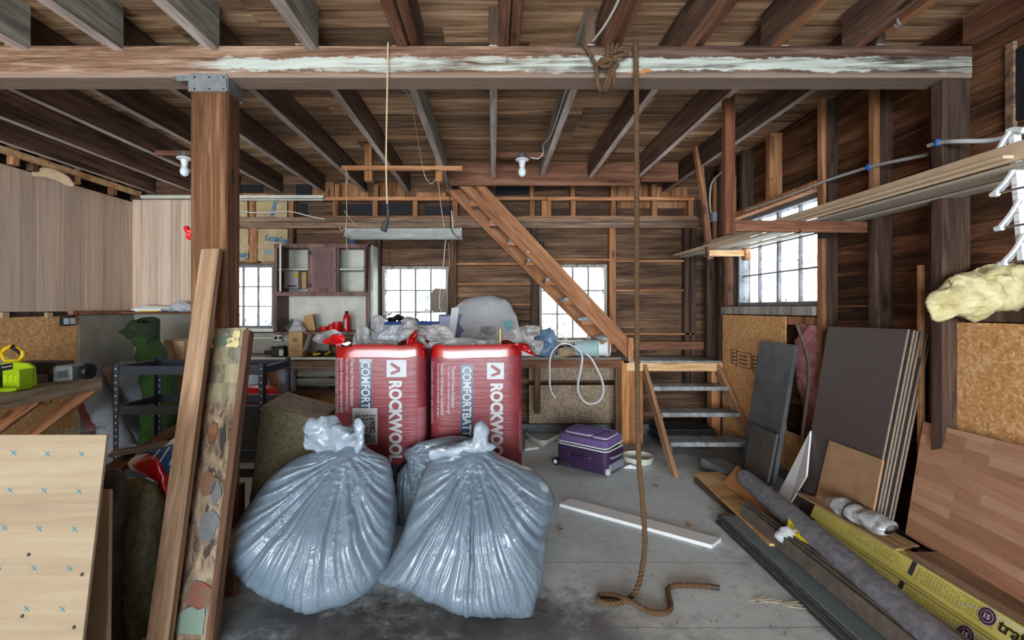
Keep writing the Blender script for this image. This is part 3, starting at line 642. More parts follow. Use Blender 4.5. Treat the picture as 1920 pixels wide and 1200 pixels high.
# ---- right wall framing
XS = 2.36
def rstud(Y, w=.05, z0=0, z1=2.9, mat='studdark', x0=XS, name='stud'): return B(name, (x0, Y, z0), (XR, Y+w, z1), mat, wr)
rstud(2.965, .055); rstud(3.44, .06); rstud(4.86, .06, mat='studdark'); rstud(5.3, .06, mat='studdark'); rstud(1.35); rstud(.8); rstud(.2); rstud(4.55, .05, 2.3, 2.9); rstud(4.1, .06, 2.3, 2.9, 'studorange'); rstud(5.0, .06, mat='studdark')
for Y, z0, z1 in ((2.955, 2.1, 2.78), (3.43, 2.05, 2.9), (3.43, .0, 1.9), (4.07, 2.5, 2.86), (4.7, 2.25, 2.7), (5.1, 2.1, 2.8)): B('scab', (XS-.015, Y, z0), (XS+.02, Y+.045, z1), 'studorange', wr)
b = MB(); b.box((XS-.02, WR[0]-.06, WR[3]), (XR, WR[1]+.1, WR[3]+.06)); b.build('window_header', 'lumber', wr)
SRW = SE('window_4', (XR, 4.1, WR[2]))
y0, y1, z0, z1 = WR
b = MB(); f = .035; b.box((XR-.03, y0, z0), (XR+.07, y0+f, z1)); b.box((XR-.03, y1-f, z0), (XR+.07, y1, z1)); b.box((XR-.03, y0+f, z1-f), (XR+.07, y1-f, z1)); b.box((XR-.03, y0+f, z0), (XR+.07, y1-f, z0+f)); b.build('window_frame', 'windowgrey', SRW, bevel=.002)
b = MB()
for i in (1, 2, 3): yy = y0+f+(y1-y0-2*f)*i/4; w = .012 if i == 2 else .006; b.box((XR, yy-w, z0+f), (XR+.03, yy+w, z1-f))
for j in (1, 2): zz = z0+f+(z1-z0-2*f)*j/3; b.box((XR+.002, y0+f, zz-.006), (XR+.028, y1-f, zz+.006))
b.build('muntins', 'windowgrey', SRW); B('glass_pane', (XR+.014, y0+f, z0+f), (XR+.018, y1-f, z1-f), 'glass', SRW, 0)
B('window_sill', (XS-.03, y0-.05, z0-.075), (XR, y1+.12, z0-.005), 'sashgrey' if 'sashgrey' in M else 'sashold', SRW, .004)
MB().tube([V((XS+.03, y1+.07+.006*math.sin(i), z0+i*.07)) for i in range(13)], [.05+.006*math.sin(i*2.1) for i in range(13)], 10).build('rough_jamb', 'studold', wr, smooth=True)
# strand board sheets nailed to the right wall
os1 = B('strand_board', (XS-.012, 3.86, .1), (XS, 4.92, 1.335), 'osb', wr)
B('strand_board', (XS-.012, 3.47, .1), (XS, 3.87, .42), 'osb', wr); B('cross_block', (XS, 3.47, 1.27), (XR-.02, 3.9, 1.335), 'studorange', wr)
stamps(os1, [(V((XS-.014, Y, z)), V((0, h, 0)), V((0, 0, .07))) for Y, z, h in ((4.68, .93, .05), (4.5, .915, .13), (4.3, .9, .04), (4.2, .89, .03))], t=.005)
B('strand_board', (XS-.012, 1.0, .25), (XS, 2.46, 1.33), 'osb', wr); B('cross_block', (XS, 1.0, 1.335), (XR-.02, 2.5, 1.385), 'studdark', wr)
# black opening high on the right wall
B('dark_opening', (XR-.012, 1.55, 2.28), (XR-.002, 2.26, 2.62), 'tar', wr); B('opening_trim', (XR-.02, 2.26, 2.25), (XR, 2.3, 2.66), 'old', wr)
# ---- outside: snow and bare bushes beyond the windows
sg = B('snow_ground', (-14, -18, -.5), (16, 18, -.32), 'snow', bevel=0); S(sg)
def bush(x, y, h, seed, label):
    rd = random.Random(seed); b = MB()
    def br(p, d, l, r, k):
        q = p+d*l; b.tube([p, p.lerp(q, .5)+V((rd.uniform(-.03, .03),)*3), q], [r, r*.8, r*.6], 4)
        if k:
            for _ in range(3): br(p.lerp(q, rd.uniform(.45, 1)), (d+V((rd.uniform(-.8, .8), rd.uniform(-.8, .8), rd.uniform(-.2, .6)))).normalized(), l*.66, r*.6, k-1)
    for _ in range(14): br(V((x+rd.uniform(-1.2, 1.2), y+rd.uniform(-.2, .2), -.35)), V((rd.uniform(-.45, .45), rd.uniform(-.3, .3), 1)).normalized(), h*.4, .016, 4)
    tag(b.build('bare_bush', 'twig'), label, 'bush', 'bare bushes outside the windows')
bush(-5.0, 10.2, 2.2, 3, 'bare twiggy bush out in the snow beyond the leftmost back window')
bush(-1.8, 10.4, 2.1, 5, 'bare twiggy bush out in the snow beyond the cracked middle window')
bush(1.9, 10.4, 2.2, 8, 'bare twiggy bush out in the snow behind the staircase window')
bush(5.6, 8.6, 2.5, 9, 'bare twiggy bush out in the snow beyond the right wall window')
# neighbouring pale wall seen through the right window
hs = E('shed', 'pale clapboard shed standing outside beyond the right window', 'shed', (7.5, 9, -.33))
M['sidingout'] = plain('pale pink clapboard', '#d8cfcc', .8)
b = MB()
for i in range(18): b.slab([(7.2, 9.6+.0, -.3+i*.16), (7.2, 13.5, -.3+i*.16), (7.22, 13.5, -.14+i*.16), (7.22, 9.6, -.14+i*.16)], .03)
b.build('clapboard', 'sidingout', hs); MB().prism([(7.0, 9.4, 2.55), (9.4, 9.4, 3.6), (11.6, 9.4, 2.55)], (0, 4.3, 0)).build('roof', 'snow', hs)
# ================================================================== TIMBER FRAME
ZBT, ZBB = 2.726, 2.565
bm_ = MB().box((-6*.7, 2.42, ZBB), (2.42, 2.56, ZBT))
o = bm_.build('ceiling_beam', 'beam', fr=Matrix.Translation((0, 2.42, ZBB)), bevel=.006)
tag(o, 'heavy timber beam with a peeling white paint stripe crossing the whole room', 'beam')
for x, z, nm in ((px(951, 2.42), pz(115, 2.42), 'bolt_end'),): MB().lathe([(.008, 0), (.01, .012)], (x, 2.42, z), (0, -1, 0), 10).build(nm, 'steel', o)
# main post with its galvanised cap
b = MB(); xa, xb = px(356, 2.42), px(426, 2.42)
ns = 10
for i in range(ns): pass
b.box((xa, 2.42, 0), (xb, 2.545, ZBB))
pp = b.build('timber_post', 'postwood', bevel=.008); tag(pp, 'rough square brown timber post holding up the beam', 'post')
b = MB(); zc0, zc1 = ZBB-.075, ZBB+.015
b.box((xa-.004, 2.413, zc0), (xb+.004, 2.42, zc1)); b.box((xb, 2.413, zc0), (xb+.008, 2.55, ZBB-.002)); b.box((xa-.07, 2.414, ZBB-.02), (xa, 2.419, ZBB+.005)); b.tube([V((xa-.075, 2.414, ZBB-.005)), V((xa-.068, 2.414, ZBB-.02))], .008, 6)
cap = b.build('post_cap', 'steel', pp); cap['label'] = 'galvanised steel bracket at the top of the post'
for u in (.15, .55, .93):
    for z in (zc0+.012, zc1-.018): MB().lathe([(.005, 0), (.004, .003)], (xa+(xb-xa)*u, 2.413, z), (0, -1, 0), 8).build('nail', 'black', cap)
# right post under the beam end
rp = B('timber_post', (2.276, 2.43, 0), (2.42, 2.50, ZBB), 'studdark', None, .006); tag(rp, 'dark timber post against the right wall under the beam end', 'post')
B('side_stud', (2.33, 2.5, 0), (2.45, 2.57, 2.7), 'studdark', rp)
# rear joists, from the left wall (k=-8) to the right
hd = 4.87
for i, k in enumerate(range(-8, 5)):
    x = k*.49+(.0 if k else 0); w = .048; y1 = hd if k >= 0 else 5.53
    if k == 4: y1 = 5.5
    b = MB(); b.box((x-w/2, 2.425, ZJ), (x+w/2, y1, ZC)); b.mi[0] = 1; b.mi[2] = 2  # near end face coloured darker to tone down the front light on it
    fr = Matrix.Translation((x, 2.4, ZJ)) @ Matrix.Rotation(PI/2, 4, 'Z')
    o = b.build('ceiling_joist', ['joist', 'joistedge', 'studdark'], fr=fr, bevel=.003)
    if k in (0, 1, -1): o.data.materials[0] = M['joistgrey']
    tag(o, 'rough ceiling joist running from the beam to the back, %s from the left wall' % ORD[i], 'joist', 'rear ceiling joists')
    o.location.z += random.uniform(-.006, .006)
# front joists, lapped beside them on the camera side
for i, k in enumerate(range(-6, 5)):
    grey = k <= -2; x = {-6: -2.89, -5: -2.37, -4: -1.9, -3: -1.415, -2: -.915, -1: -.46, 0: .05, 1: .57, 2: .99, 3: 1.42, 4: 1.84}[k]
    if k == -6: continue
    w = .062 if grey else .055
    b = MB(); b.box((x-w/2, YF+.05, ZJ-.03 if grey else ZJ-.012), (x+w/2, 2.43 if grey else 2.5, ZC)); b.mi[0] = 1
    if k in (-1, 1, 2, 0): b.box((x+w/2+.004, YF+.05, ZJ+.01), (x+w/2+.056, 2.6, ZC)); b.mi[6] = 1
    fr = Matrix.Translation((x, 2.4, ZJ)) @ Matrix.Rotation(PI/2, 4, 'Z')
    o = b.build('ceiling_joist', ['joistgrey', 'joistedge'] if grey else ['joist', 'lumberdark'] if k != 3 else ['joist', 'lumber'], fr=fr, bevel=.004)
    tag(o, '%s ceiling joist on the near side of the beam, %s from the left' % ('weathered grey' if grey else 'dark brown doubled' if k in (-1, 0, 1, 2) else 'dark brown', ORD[i-1]), 'joist', 'front ceiling joists')
o = board('nailing_block', (1.8925, 1.2, ZJ+.07), (1.8925, 2.30, ZJ+.07), .05, .16, 'lumber'); tag(o, 'short light brown scab block nailed beside a joist at upper right', 'wood block')
o = board('ceiling_edge_timber', (2.38, -2.4, ZJ+.06), (2.38, 2.4, ZJ+.06), .07, .14, 'lumberdark'); tag(o, 'red brown timber along the top of the right wall in front of the beam', 'timber')
o = board('ceiling_edge_timber', (2.30, 2.0, ZJ-.02), (2.30, -1.8, ZJ-.02), .05, .09, 'lumber'); tag(o, 'orange brown timber running from the beam end toward the viewer at top right', 'timber')
# header board round the stair opening
o = board('ceiling_header', (px(840, hd), hd+.02, 2.765), (px(1201, hd), hd+.02, 2.765), .04, .235, 'lumberdark'); tag(o, 'wide brown header board hanging across the joist ends above the stairs', 'header board')
o = board('ceiling_header', (px(1203, hd), hd+.02, 2.785), (px(1272, hd), hd+.02, 2.785), .04, .19, 'lumberdark'); tag(o, 'short brown header board between the last joists at the right', 'header board')
o = B('joist_bridging', (.024, 4.32, ZJ+.03), (.466, 4.36, ZJ+.075), 'lumberdark'); tag(o, 'thin brown strip between two joists carrying the middle bulb', 'batten')
o = B('joist_bridging', (px(290, 4.1), 4.1, ZJ-.02), (px(357, 4.1), 4.14, ZJ+.02), 'lumberdark'); tag(o, 'thin brown strip under the left joists carrying the bulb beside the post', 'batten')

# ================================================================== STAIRS, LANDING, STEPS
ys0, ys1 = 4.93, 5.37
st = E('staircase', 'steep open wooden staircase rising left from the landing to the ceiling', 'staircase', (1.2, 5.1, .86))
A0, A1, A2, A3, A4 = [(px(x, ys0), pz(y, ys0)) for x, y in ((846, 335), (897, 335), (1179, 634), (1179, 674), (1166, 660))]
sp_ = [A0, A1, A2, A3, A4]
sp_ = [(x, max(z, .865)) for x, z in sp_]
nsx = (A2[0]-A1[0])
frs = frame_of(V((A2[0]-A1[0], 0, A2[1]-A1[1])), (0, 1, 0)).to_4x4(); frs.translation = (A1[0], ys0, A1[1])
MB().prism([V((x, ys0, z)) for x, z in sp_], (0, .045, 0)).build('stringer', 'lumber', st, bevel=.003, fr=frs)
frs2 = frs.copy(); frs2.translation = (A1[0]-.11, ys1, A1[1])
MB().prism([V((x-.11, ys1, z)) for x, z in sp_], (0, .045, 0)).build('stringer', 'lumber', st, bevel=.003, fr=frs2)
sl = (A2[1]-A1[1])/(A2[0]-A1[0])
zt = 1.10
while zt < 2.62:
    xe = A1[0]+(zt-A1[1])/sl       # where the upper stringer edge has this height
    B('tread', (xe-.26, ys0+.045, zt-.035), (xe+.02, ys1, zt), 'treadgrey', st)
    B('tread_cleat', (xe-.27, ys0+.05, zt-.075), (xe-.05, ys0+.09, zt-.036), 'lumber', st)
    zt += .205
board('newel', (px(1182, 4.9), 4.91, .86), (px(1182, 4.9), 4.91, 1.10), .05, .06, 'lumber', st)
MB().lathe([(.014, 0), (.014, .008), (.006, .012)], P(990, 472, ys0), (0, -1, 0), 12).build('bolt_head', 'steel', st)
MB().prism([P(1108, 690, 5.0), P(1168, 672, 5.0), P(1168, 600, 5.0)], (0, .03, 0)) 
ld = E('landing', 'low wooden landing platform at the foot of the staircase', 'platform', (1.85, 5.2, 0))
B('deck', (1.34, 4.93, .835), (2.35, 5.5, .86), 'treadgrey', ld); board('front_board', (1.36, 4.915, .80), (2.34, 4.915, .80), .03, .085, 'lumberpale', ld)
board('front_board', (1.36, 5.40, .98), (2.36, 5.40, .98), .04, .09, 'lumberdark', ld)
B('post', (px(1166, 4.93), 4.93, 0), (px(1180, 4.93), 5.0, .86), 'postlum', ld); B('post', (px(1180, 4.93), 4.95, 0), (px(1207, 4.93), 5.06, .835), 'postlum2', ld)
B('post', (2.25, 4.95, 0), (2.34, 5.05, .835), 'postlum2', ld)
sp = E('wooden_steps', 'short open wooden steps leading up to the landing', 'steps', (1.85, 4.4, 0))
xl0, xl1 = 1.53, 1.50
sl = MB()
fl = frame_of(V((xl1-xl0, 3.95-4.92, -.83)), (1, 0, 0)).to_4x4(); fl.translation = (xl0, 4.92, .83)
def steps_stringer(xa, xb, ya, yb):
    # plank on edge, leaning: quadrilateral in the YZ plane
    q = [V((xa, ya-.02, .84)), V((xb, yb-.0, 0.0)), V((xb, yb+.14, 0.0)), V((xa, ya+.0, .72))]
    MB().prism(q, (.035, 0, 0)).build('stringer', 'lumberstep', sp, bevel=.002, fr=fl)
steps_stringer(1.53, 1.50, 4.93, 3.96); steps_stringer(2.28, 2.32, 4.93, 4.06)
for z, y in ((.22, 4.22), (.43, 4.45), (.635, 4.68)):
    B('tread', (1.56, y, z-.04), (2.29, y+.22, z), 'treadgrey', sp, .004)
    B('tread_cleat', (1.545, y, z-.08), (1.575, y+.2, z-.041), 'lumberdark', sp)
# slabs stacked under the steps
for i in range(8):
    o = B('slate_slab', (1.66+random.uniform(0, .06), 4.78+random.uniform(0, .04), i*.024), (2.2+random.uniform(0, .05), 5.2, i*.024+.02), 'slatedark')
    tag(o, 'thin dark slab in the stack beneath the steps, %s from the floor' % ORD[i], 'slab', 'dark slabs stacked beneath the steps')
# ================================================================== BENCH ALONG THE BACK
bn = E('workbench', 'long wooden workbench along the back wall under the windows', 'workbench', (-.7, 5.2, 0))
B('worktop', (bx(446), 4.98, .865), (1.33, 5.44, .89), 'benchtop', bn); B('edge_strip', (bx(446)+.1, 4.965, .868), (-.9, 4.978, .893), 'whiteoff', bn)
board('apron', (-.9, 4.97, .825), (1.33, 4.97, .825), .03, .08, 'lumberdark', bn); board('apron', (bx(446), 4.99, .81), (-.9, 4.99, .81), .03, .09, 'old', bn)
for x in (px(1008, 4.99), px(1160, 4.99)): B('leg', (x-.03, 5.0, 0 if x > 1 else .3), (x+.03, 5.06, .83), 'studold', bn)
for x in (-1.6, -2.6): B('leg', (x-.04, 5.3, 0), (x+.04, 5.37, .83), 'studold', bn)
board('brace', (px(505, 5.0), 5.02, .78), (px(545, 5.0), 5.06, .02), .05, .09, 'lumber', bn)
B('back_panel', (px(992, 5.28), 5.28, pz(722, 5.28)-.42), (px(1158, 5.28), 5.30, pz(722, 5.28)), 'osbgrey', bn); B('back_panel', (px(992, 5.28), 5.29, pz(713, 5.28)), (px(1158, 5.28), 5.31, .84), 'osbgrey', bn)
B('lower_panel', (px(548, 5.2), 5.24, .1), (px(640, 5.2), 5.26, .48), 'osb', bn)
B('shelf', (px(460, 5.15), 5.06, .50), (px(640, 5.2), 5.3, .52), 'old', bn)
for i in range(3): B('slat', (px(548, 5.2), 5.2, .56+i*.1), (px(650, 5.2), 5.22, .64+i*.1), 'joistgrey', bn)
# ================================================================== INSULATION SACKS
def onplane(x, y, p0, n):
    d = V(((x-CX)/FL, 1, -(y-CY)/FL)); o = V((0, 0, EH)); return o+d*((V(p0)-o).dot(n)/d.dot(n))
YS = 3.07
def sack(xc, lab, first):
    r = E('insulation_sack', lab, 'sack', (xc, YS+.21, 0), 'tall red insulation sacks'); a, bb, zt = .3, .21, 1.17
    def ff(x): return YS+bb-bb*max(0., 1-abs((x-xc)/a)**7)**(1/7.)
    zs = [0, .03, .1, .25, .40, .55, .7, .85, 1.0, 1.085, 1.12, 1.15, 1.165, 1.15, 1.12]
    sc = [.93, .97, .99, 1, 1, 1, 1, 1, 1, 1, .995, .985, .96, .9, .6]
    n = 72; b = MB(); prev = None; rows = []
    for j, (z, s) in enumerate(zip(zs, sc)):
        row = []
        for i in range(n):
            t = 2*PI*i/n; cx, sy = math.cos(t), math.sin(t)
            x = a*s*math.copysign(abs(cx)**(2/7.), cx); y = bb*s*math.copysign(abs(sy)**(2/7.), sy)
            w = V((xc+x, YS+bb+y, z))
            dz = .012*noise.noise((w.x*9, w.y*9, 3.)) if z > 1.0 else .004*noise.noise((w.x*9, w.y*9, z*9))
            row.append(w+V((dz*.4, dz*.4, dz*(2 if z > 1.08 else .4))))
        rows.append(b.add(row))
    for j in range(len(zs)-1):
        b.m = 2 if zs[j+1] <= .41 else 0 if zs[j+1] <= 1.09 else 1 if j < 13 else 3
        for i in range(n): k = (i+1) % n; b.face(rows[j]+i, rows[j]+k, rows[j+1]+k, rows[j+1]+i)
    b.m = 3; b.face(*[rows[-1]+i for i in range(n)]); b.m = 2; b.face(*[rows[0]+i for i in range(n)][::-1])
    b.build('printed_wrap', ['bagred', 'redbag', 'bagfoot', 'wool'], r, smooth=True)
    wp = lambda v: V((v.x, ff(v.x)-.004+(v.y-YS), v.z))
    wq = lambda o: (lambda v: V((v.x, ff(v.x)-o+(v.y-YS), v.z)))
    Z = lambda y: pz(y, YS); X = lambda x: px(x, YS)
    def tx(s, x, y0, y1, size, bold=0., mat='whiteprint', o=.004): return text(s, size, mat, r, (X(x), YS, Z(y0)), (0, 0, -1), (1, 0, 0), bold, fit=Z(y0)-Z(y1), warp=wq(o))
    def patch(nm, x0, x1, y0, y1, mat, o=.002):
        g = MB(); g.grid(lambda u, v: wq(o)(V((X(x0)+(X(x1)-X(x0))*u, YS, Z(y0)+(Z(y1)-Z(y0))*v))), 9, 5); g.grid(lambda u, v: wq(o-.0015)(V((X(x0)+(X(x1)-X(x0))*u, YS, Z(y0)+(Z(y1)-Z(y0))*v))), 9, 5)
        return g.build(nm, mat, r)
    if first:
        patch('logo_square', 725, 762, 675, 707, 'whiteprint'); lx, ly = 725, 675; bl = 730
        tx('ROCKWOOL', 731, 713, 866, .108, .005); patch('name_band', 674, 697, 673, 767, 'navyprint'); tx('COMFORT', 678, 677, 766, .078, .0015)
        tx('Thermal Home Insulation', 657.5, 672, 761, .036, 0); tx('Isolant thermique résidentiel', 637, 671, 773, .036, 0); tx('Aislamiento térmico para viviendas', 624.5, 671, 790, .033, 0)
        tx('For exterior walls, basements and garages', 649, 672, 770, .022); tx('Pour murs extérieurs, sous-sols et garages', 630.5, 671, 776, .022)
        lb = patch('stock_label', 661, 708, 765, 833, 'whiteprint', .006); 
        tx('169082', 694, 776, 812, .05, .002, 'ink', .009); tx('3.5 x 23 x', 680, 776, 818, .05, .001, 'ink', .009); tx('COMFORTBATT R15', 688.5, 775, 818, .022, 0, 'ink', .009)
        g = MB()
        for k in range(14): y = 777+k*1.15; g.add([wq(.008)(V((X(u), YS, Z(v)))) for u, v in ((666, y), (677, y), (677, y+.5+.3*(k % 3 == 0)), (666, y+.5+.3*(k % 3 == 0)))]); g.face(4*k, 4*k+1, 4*k+2, 4*k+3)
        for k in range(14): y = 814+k*1.2; g.add([wq(.008)(V((X(u), YS, Z(v)))) for u, v in ((684, y), (705, y), (705, y+.6), (684, y+.6))]); q = 56+4*k; g.face(q, q+1, q+2, q+3)
        g.build('barcode', 'ink', r)
        patch('side_label', 783, 797, 765, 830, 'bagside')
    else:
        patch('logo_square', 913, 945, 680, 711, 'whiteprint'); lx, ly = 913, 679
        tx('ROCKWOOL', 921, 718, 868, .104, .005); patch('name_band', 864, 887, 684, 822, 'navyprint'); tx('COMFORTBATT', 868, 687, 818, .076, .0015)
        tx('Thermal Home Insulation', 847, 686, 764, .033, 0); tx('Isolant thermique résidentiel', 826.5, 682, 778, .033, 0); tx('Aislamiento térmico para viviendas', 806.5, 679, 796, .033, 0)
        tx('For exterior walls, basements and garages', 840, 686, 776, .02); tx('Pour murs extérieurs, sous-sols et garages', 820, 682, 782, .02)
        patch('side_label', 973, 981, 770, 850, 'bagside')
    g = MB(); Q = lambda u, v: wq(.006)(V((X(lx+u), YS, Z(ly+v))))
    for poly in (((9, 4), (25, 14), (25, 18), (20, 18), (7, 9)), ((25, 17), (25, 22), (9, 28), (7, 23), (16, 20))): g.prism([Q(*p) for p in poly], (0, .002, 0))
    g.build('logo_mark', 'bagred', r)
    return r
sack((px(622, YS)+px(798, YS))/2, 'left tall red insulation sack with a white stock label on the front', True)
sack((px(803, YS)+px(982, YS))/2, 'right tall red insulation sack with the long dark blue name band and no stock label', False)
# torn film flaps lying on top of the sacks
def flap(nm, poly, Y, D, mat, lab, nzs=(9, .02), c=None, cat='plastic film', grp=None, sub=()):
    sd_ = sum(p[0] for p in poly)*.37
    wv = lambda x, y: .085*((.5-2*abs(noise.noise((x*.035+sd_, y*.012, sd_))))+.6*(.5-2*abs(noise.noise((x*.02, y*.06+sd_, 3.)))))
    o = MB().inflate(poly, Y, D*.25, c=c, n=96, m=20, nz=(30, .006), wave=wv).build(nm, mat, smooth='all'); tag(o, lab, cat, grp); return o
flap('torn_film', [(587, 632), (622, 618), (640, 628), (632, 640), (610, 644), (592, 640)], 3.05, .03, 'filmgrey', 'pale torn film flap sticking out left of the left red sack', (9, .02), grp='torn film scraps on the sacks')
o = flap('torn_film', [(606, 642), (625, 628), (645, 630), (640, 645), (620, 646)], 3.02, .02, 'red', 'red torn flap at the top left corner of the left sack', (9, .015), grp='torn film scraps on the sacks')
flap('torn_film', [(660, 640), (672, 612), (690, 615), (705, 640), (740, 640), (742, 650), (700, 652), (664, 650)], 3.22, .06, 'filmgrey', 'grey crumpled film lying along the left sack top', (8, .03), grp='torn film scraps on the sacks')
flap('torn_film', [(708, 632), (735, 612), (756, 610), (758, 634), (738, 646), (712, 646)], 3.3, .04, 'clear', 'clear shiny film piece standing behind the left sack top', (8, .025), grp='torn film scraps on the sacks')
flap('torn_film', [(697, 612), (702, 592), (720, 596), (716, 618), (700, 622)], 3.32, .02, 'filmgrey', 'upright grey film strip beside the cabinet end', (8, .02), grp='torn film scraps on the sacks')
flap('torn_film', [(757, 628), (756, 597), (778, 596), (788, 615), (800, 640), (806, 652), (780, 640)], 3.2, .03, 'filmgrey', 'tall grey film fold between the two sacks', (8, .03), grp='torn film scraps on the sacks')
flap('torn_film', [(762, 650), (766, 632), (780, 618), (784, 640), (798, 668), (770, 655)], 3.1, .035, 'redbag', 'bright red film fold at the right corner of the left sack', (8, .02), grp='torn film scraps on the sacks')
flap('torn_film', [(782, 615), (815, 608), (838, 612), (850, 625), (852, 642), (830, 640), (812, 642), (796, 632)], 3.22, .05, 'filmgrey', 'crumpled grey and red film heap on the right sack left side', (9, .035), grp='torn film scraps on the sacks')
flap('torn_film', [(806, 640), (850, 634), (900, 636), (940, 642), (930, 652), (870, 656), (815, 654)], 3.18, .08, 'filmgrey', 'flat grey film across the open top of the right sack', (9, .025), grp='torn film scraps on the sacks')
flap('torn_film', [(945, 632), (970, 615), (1008, 610), (1012, 628), (990, 636), (1018, 640), (1010, 665), (985, 650), (960, 640)], 3.2, .03, 'filmgrey', 'pale film flap hanging off the right end of the right sack', (8, .03), grp='torn film scraps on the sacks')
flap('torn_film', [(958, 650), (985, 642), (1000, 660), (1004, 668), (985, 660), (970, 655)], 3.06, .02, 'redbag', 'red film corner drooping at the right edge of the right sack', (8, .02), grp='torn film scraps on the sacks')
o = board('pencil', P(938, 642, 3.12), P(938, 616, 3.12), .008, .008, 'yellow'); tag(o, 'thin yellow stick poking up from the right sack', 'stick')
# ================================================================== REFUSE BAGS
def pleats(kx, ky, seed, amp=.02, reach=330., fr=10., d0=30.):
    def f(x, y):
        a = math.atan2(y-ky, x-kx); d = math.hypot(x-kx, y-ky)
        n = noise.noise((a*fr, d*.0016, seed)); m = noise.noise((a*fr*2.6, d*.003, seed+5)); q = noise.noise((x*.011, y*.011, seed+9))
        e = min(1., d/d0)*math.exp(-d/reach)
        return amp*e*((.5-abs(n)*2)+(.5-abs(m)*2)*.5)*2.2+.05*q*min(1., d/120.)+.004*(.5-2*abs(m))
    return f
def lerpY(y0, Y0, y1, Y1): return lambda x, y: Y0+(Y1-Y0)*(y-y0)/(y1-y0)
def bag(poly, Yf, D, Db, c, kn, seed, lab):
    r = E('refuse_bag', lab, 'trash bag', (px(c[0], 2.5), 2.45, 0), 'blue grey refuse bags on the floor')
    MB().inflate(poly, Yf, D, Db, c=c, n=210, m=78, k=2.6, fold=pleats(kn[0], kn[1], seed), nz=(7, .008), zmin=.004).build('bag_body', 'trash', r, smooth='all')
    return r
b1 = bag([(664, 826), (630, 836), (590, 846), (545, 866), (510, 892), (482, 928), (448, 974), (421, 1006), (422, 1036), (450, 1072), (495, 1103), (545, 1122), (605, 1132), (655, 1124), (700, 1100), (728, 1060), (741, 1000), (742, 945), (736, 885), (725, 862), (696, 846)],
         lerpY(815, 2.62, 1131, 2.25), .26, .26, (600, 985), (660, 838), 2.3, 'left tied blue grey refuse bag in front of the red sacks')
MB().inflate([(566, 812), (580, 790), (596, 784), (618, 782), (640, 790), (662, 806), (672, 798), (682, 806), (682, 830), (672, 850), (655, 846), (645, 858), (622, 856), (600, 846), (575, 838)], 2.58, .05, nz=(14, .03), c=(632, 822), n=96, m=12).build('gathered_neck', 'trashpale', b1, smooth='all')
MB().inflate([(664, 792), (676, 786), (684, 800), (682, 830), (674, 850), (666, 848), (668, 822)], 2.52, .02, nz=(20, .012), n=48).build('knot_loop', 'trashpale', b1, smooth='all')
b2 = bag([(894, 826), (870, 832), (838, 838), (808, 862), (786, 900), (772, 950), (756, 1000), (730, 1048), (708, 1082), (745, 1094), (800, 1116), (862, 1136), (925, 1142), (992, 1154), (1006, 1128), (1016, 1085), (1022, 1040), (1028, 990), (1041, 950), (1033, 918), (1010, 890), (975, 872), (940, 856), (914, 838)],
         lerpY(815, 2.56, 1157, 2.20), .26, .24, (885, 985), (893, 838), 7.7, 'right tied blue grey refuse bag with a flat bottom seam corner')
MB().inflate([(892, 796), (902, 790), (914, 806), (918, 826), (930, 840), (912, 848), (894, 846), (872, 850), (845, 858), (815, 862), (800, 850), (820, 838), (856, 834), (882, 826), (890, 812)], 2.47, .035, nz=(15, .02), c=(886, 838), n=96, m=10).build('gathered_neck', 'trashpale', b2, smooth='all')
b3 = bag([(757, 848), (775, 836), (806, 824), (845, 818), (885, 822), (930, 850), (950, 920), (930, 990), (880, 1016), (800, 1018), (755, 985), (744, 930), (746, 890), (764, 866)],
         lerpY(818, 2.93, 1018, 2.86), .15, .14, (845, 925), (760, 850), 4.1, 'third refuse bag bulging out behind the right one')
# ================================================================== STONE WOOL SLABS behind the left bag
def wslab(q, t, lab, mats, sub=10, amp=.012, name='wool_batt', cat='insulation batt', grp=None):
    q = [V(p) for p in q]; n = (q[1]-q[0]).cross(q[3]-q[0]).normalized()*t; g = MB()
    def cube(u, v, w): return q[0].lerp(q[1], u).lerp(q[3].lerp(q[2], u), v)+n*w
    def jit(p): return p+noise.noise_vector(p*11)*amp+noise.noise_vector(p*34)*amp*.5
    g.grid(lambda u, v: jit(cube(u, v, 0)), 26, 26); g.grid(lambda u, v: jit(cube(u, v, 1)), 26, 26)
    g.m = 1
    for f in (lambda u, v: jit(cube(u, 0, v)), lambda u, v: jit(cube(u, 1, v)), lambda u, v: jit(cube(0, u, v)), lambda u, v: jit(cube(1, u, v))): g.grid(f, 26, 7)
    o = g.build(name, mats, smooth=True, fr=Matrix.Translation(q[0])); tag(o, lab, cat, grp); return o
A = P(490, 758, 2.86); Bq = P(608, 792, 2.86)
wslab([P(492, 760, 2.86), P(602, 790, 2.9), P(602, 1015, 2.84), P(458, 1015, 2.84)], .5 if (P(602, 790, 2.9)-P(492, 760, 2.86)).cross(P(458, 1015, 2.84)-P(492, 760, 2.86)).y > 0 else -.5, 'thick olive stone wool batt standing behind the left refuse bag', ['wool', 'woolgrey'], amp=.006)
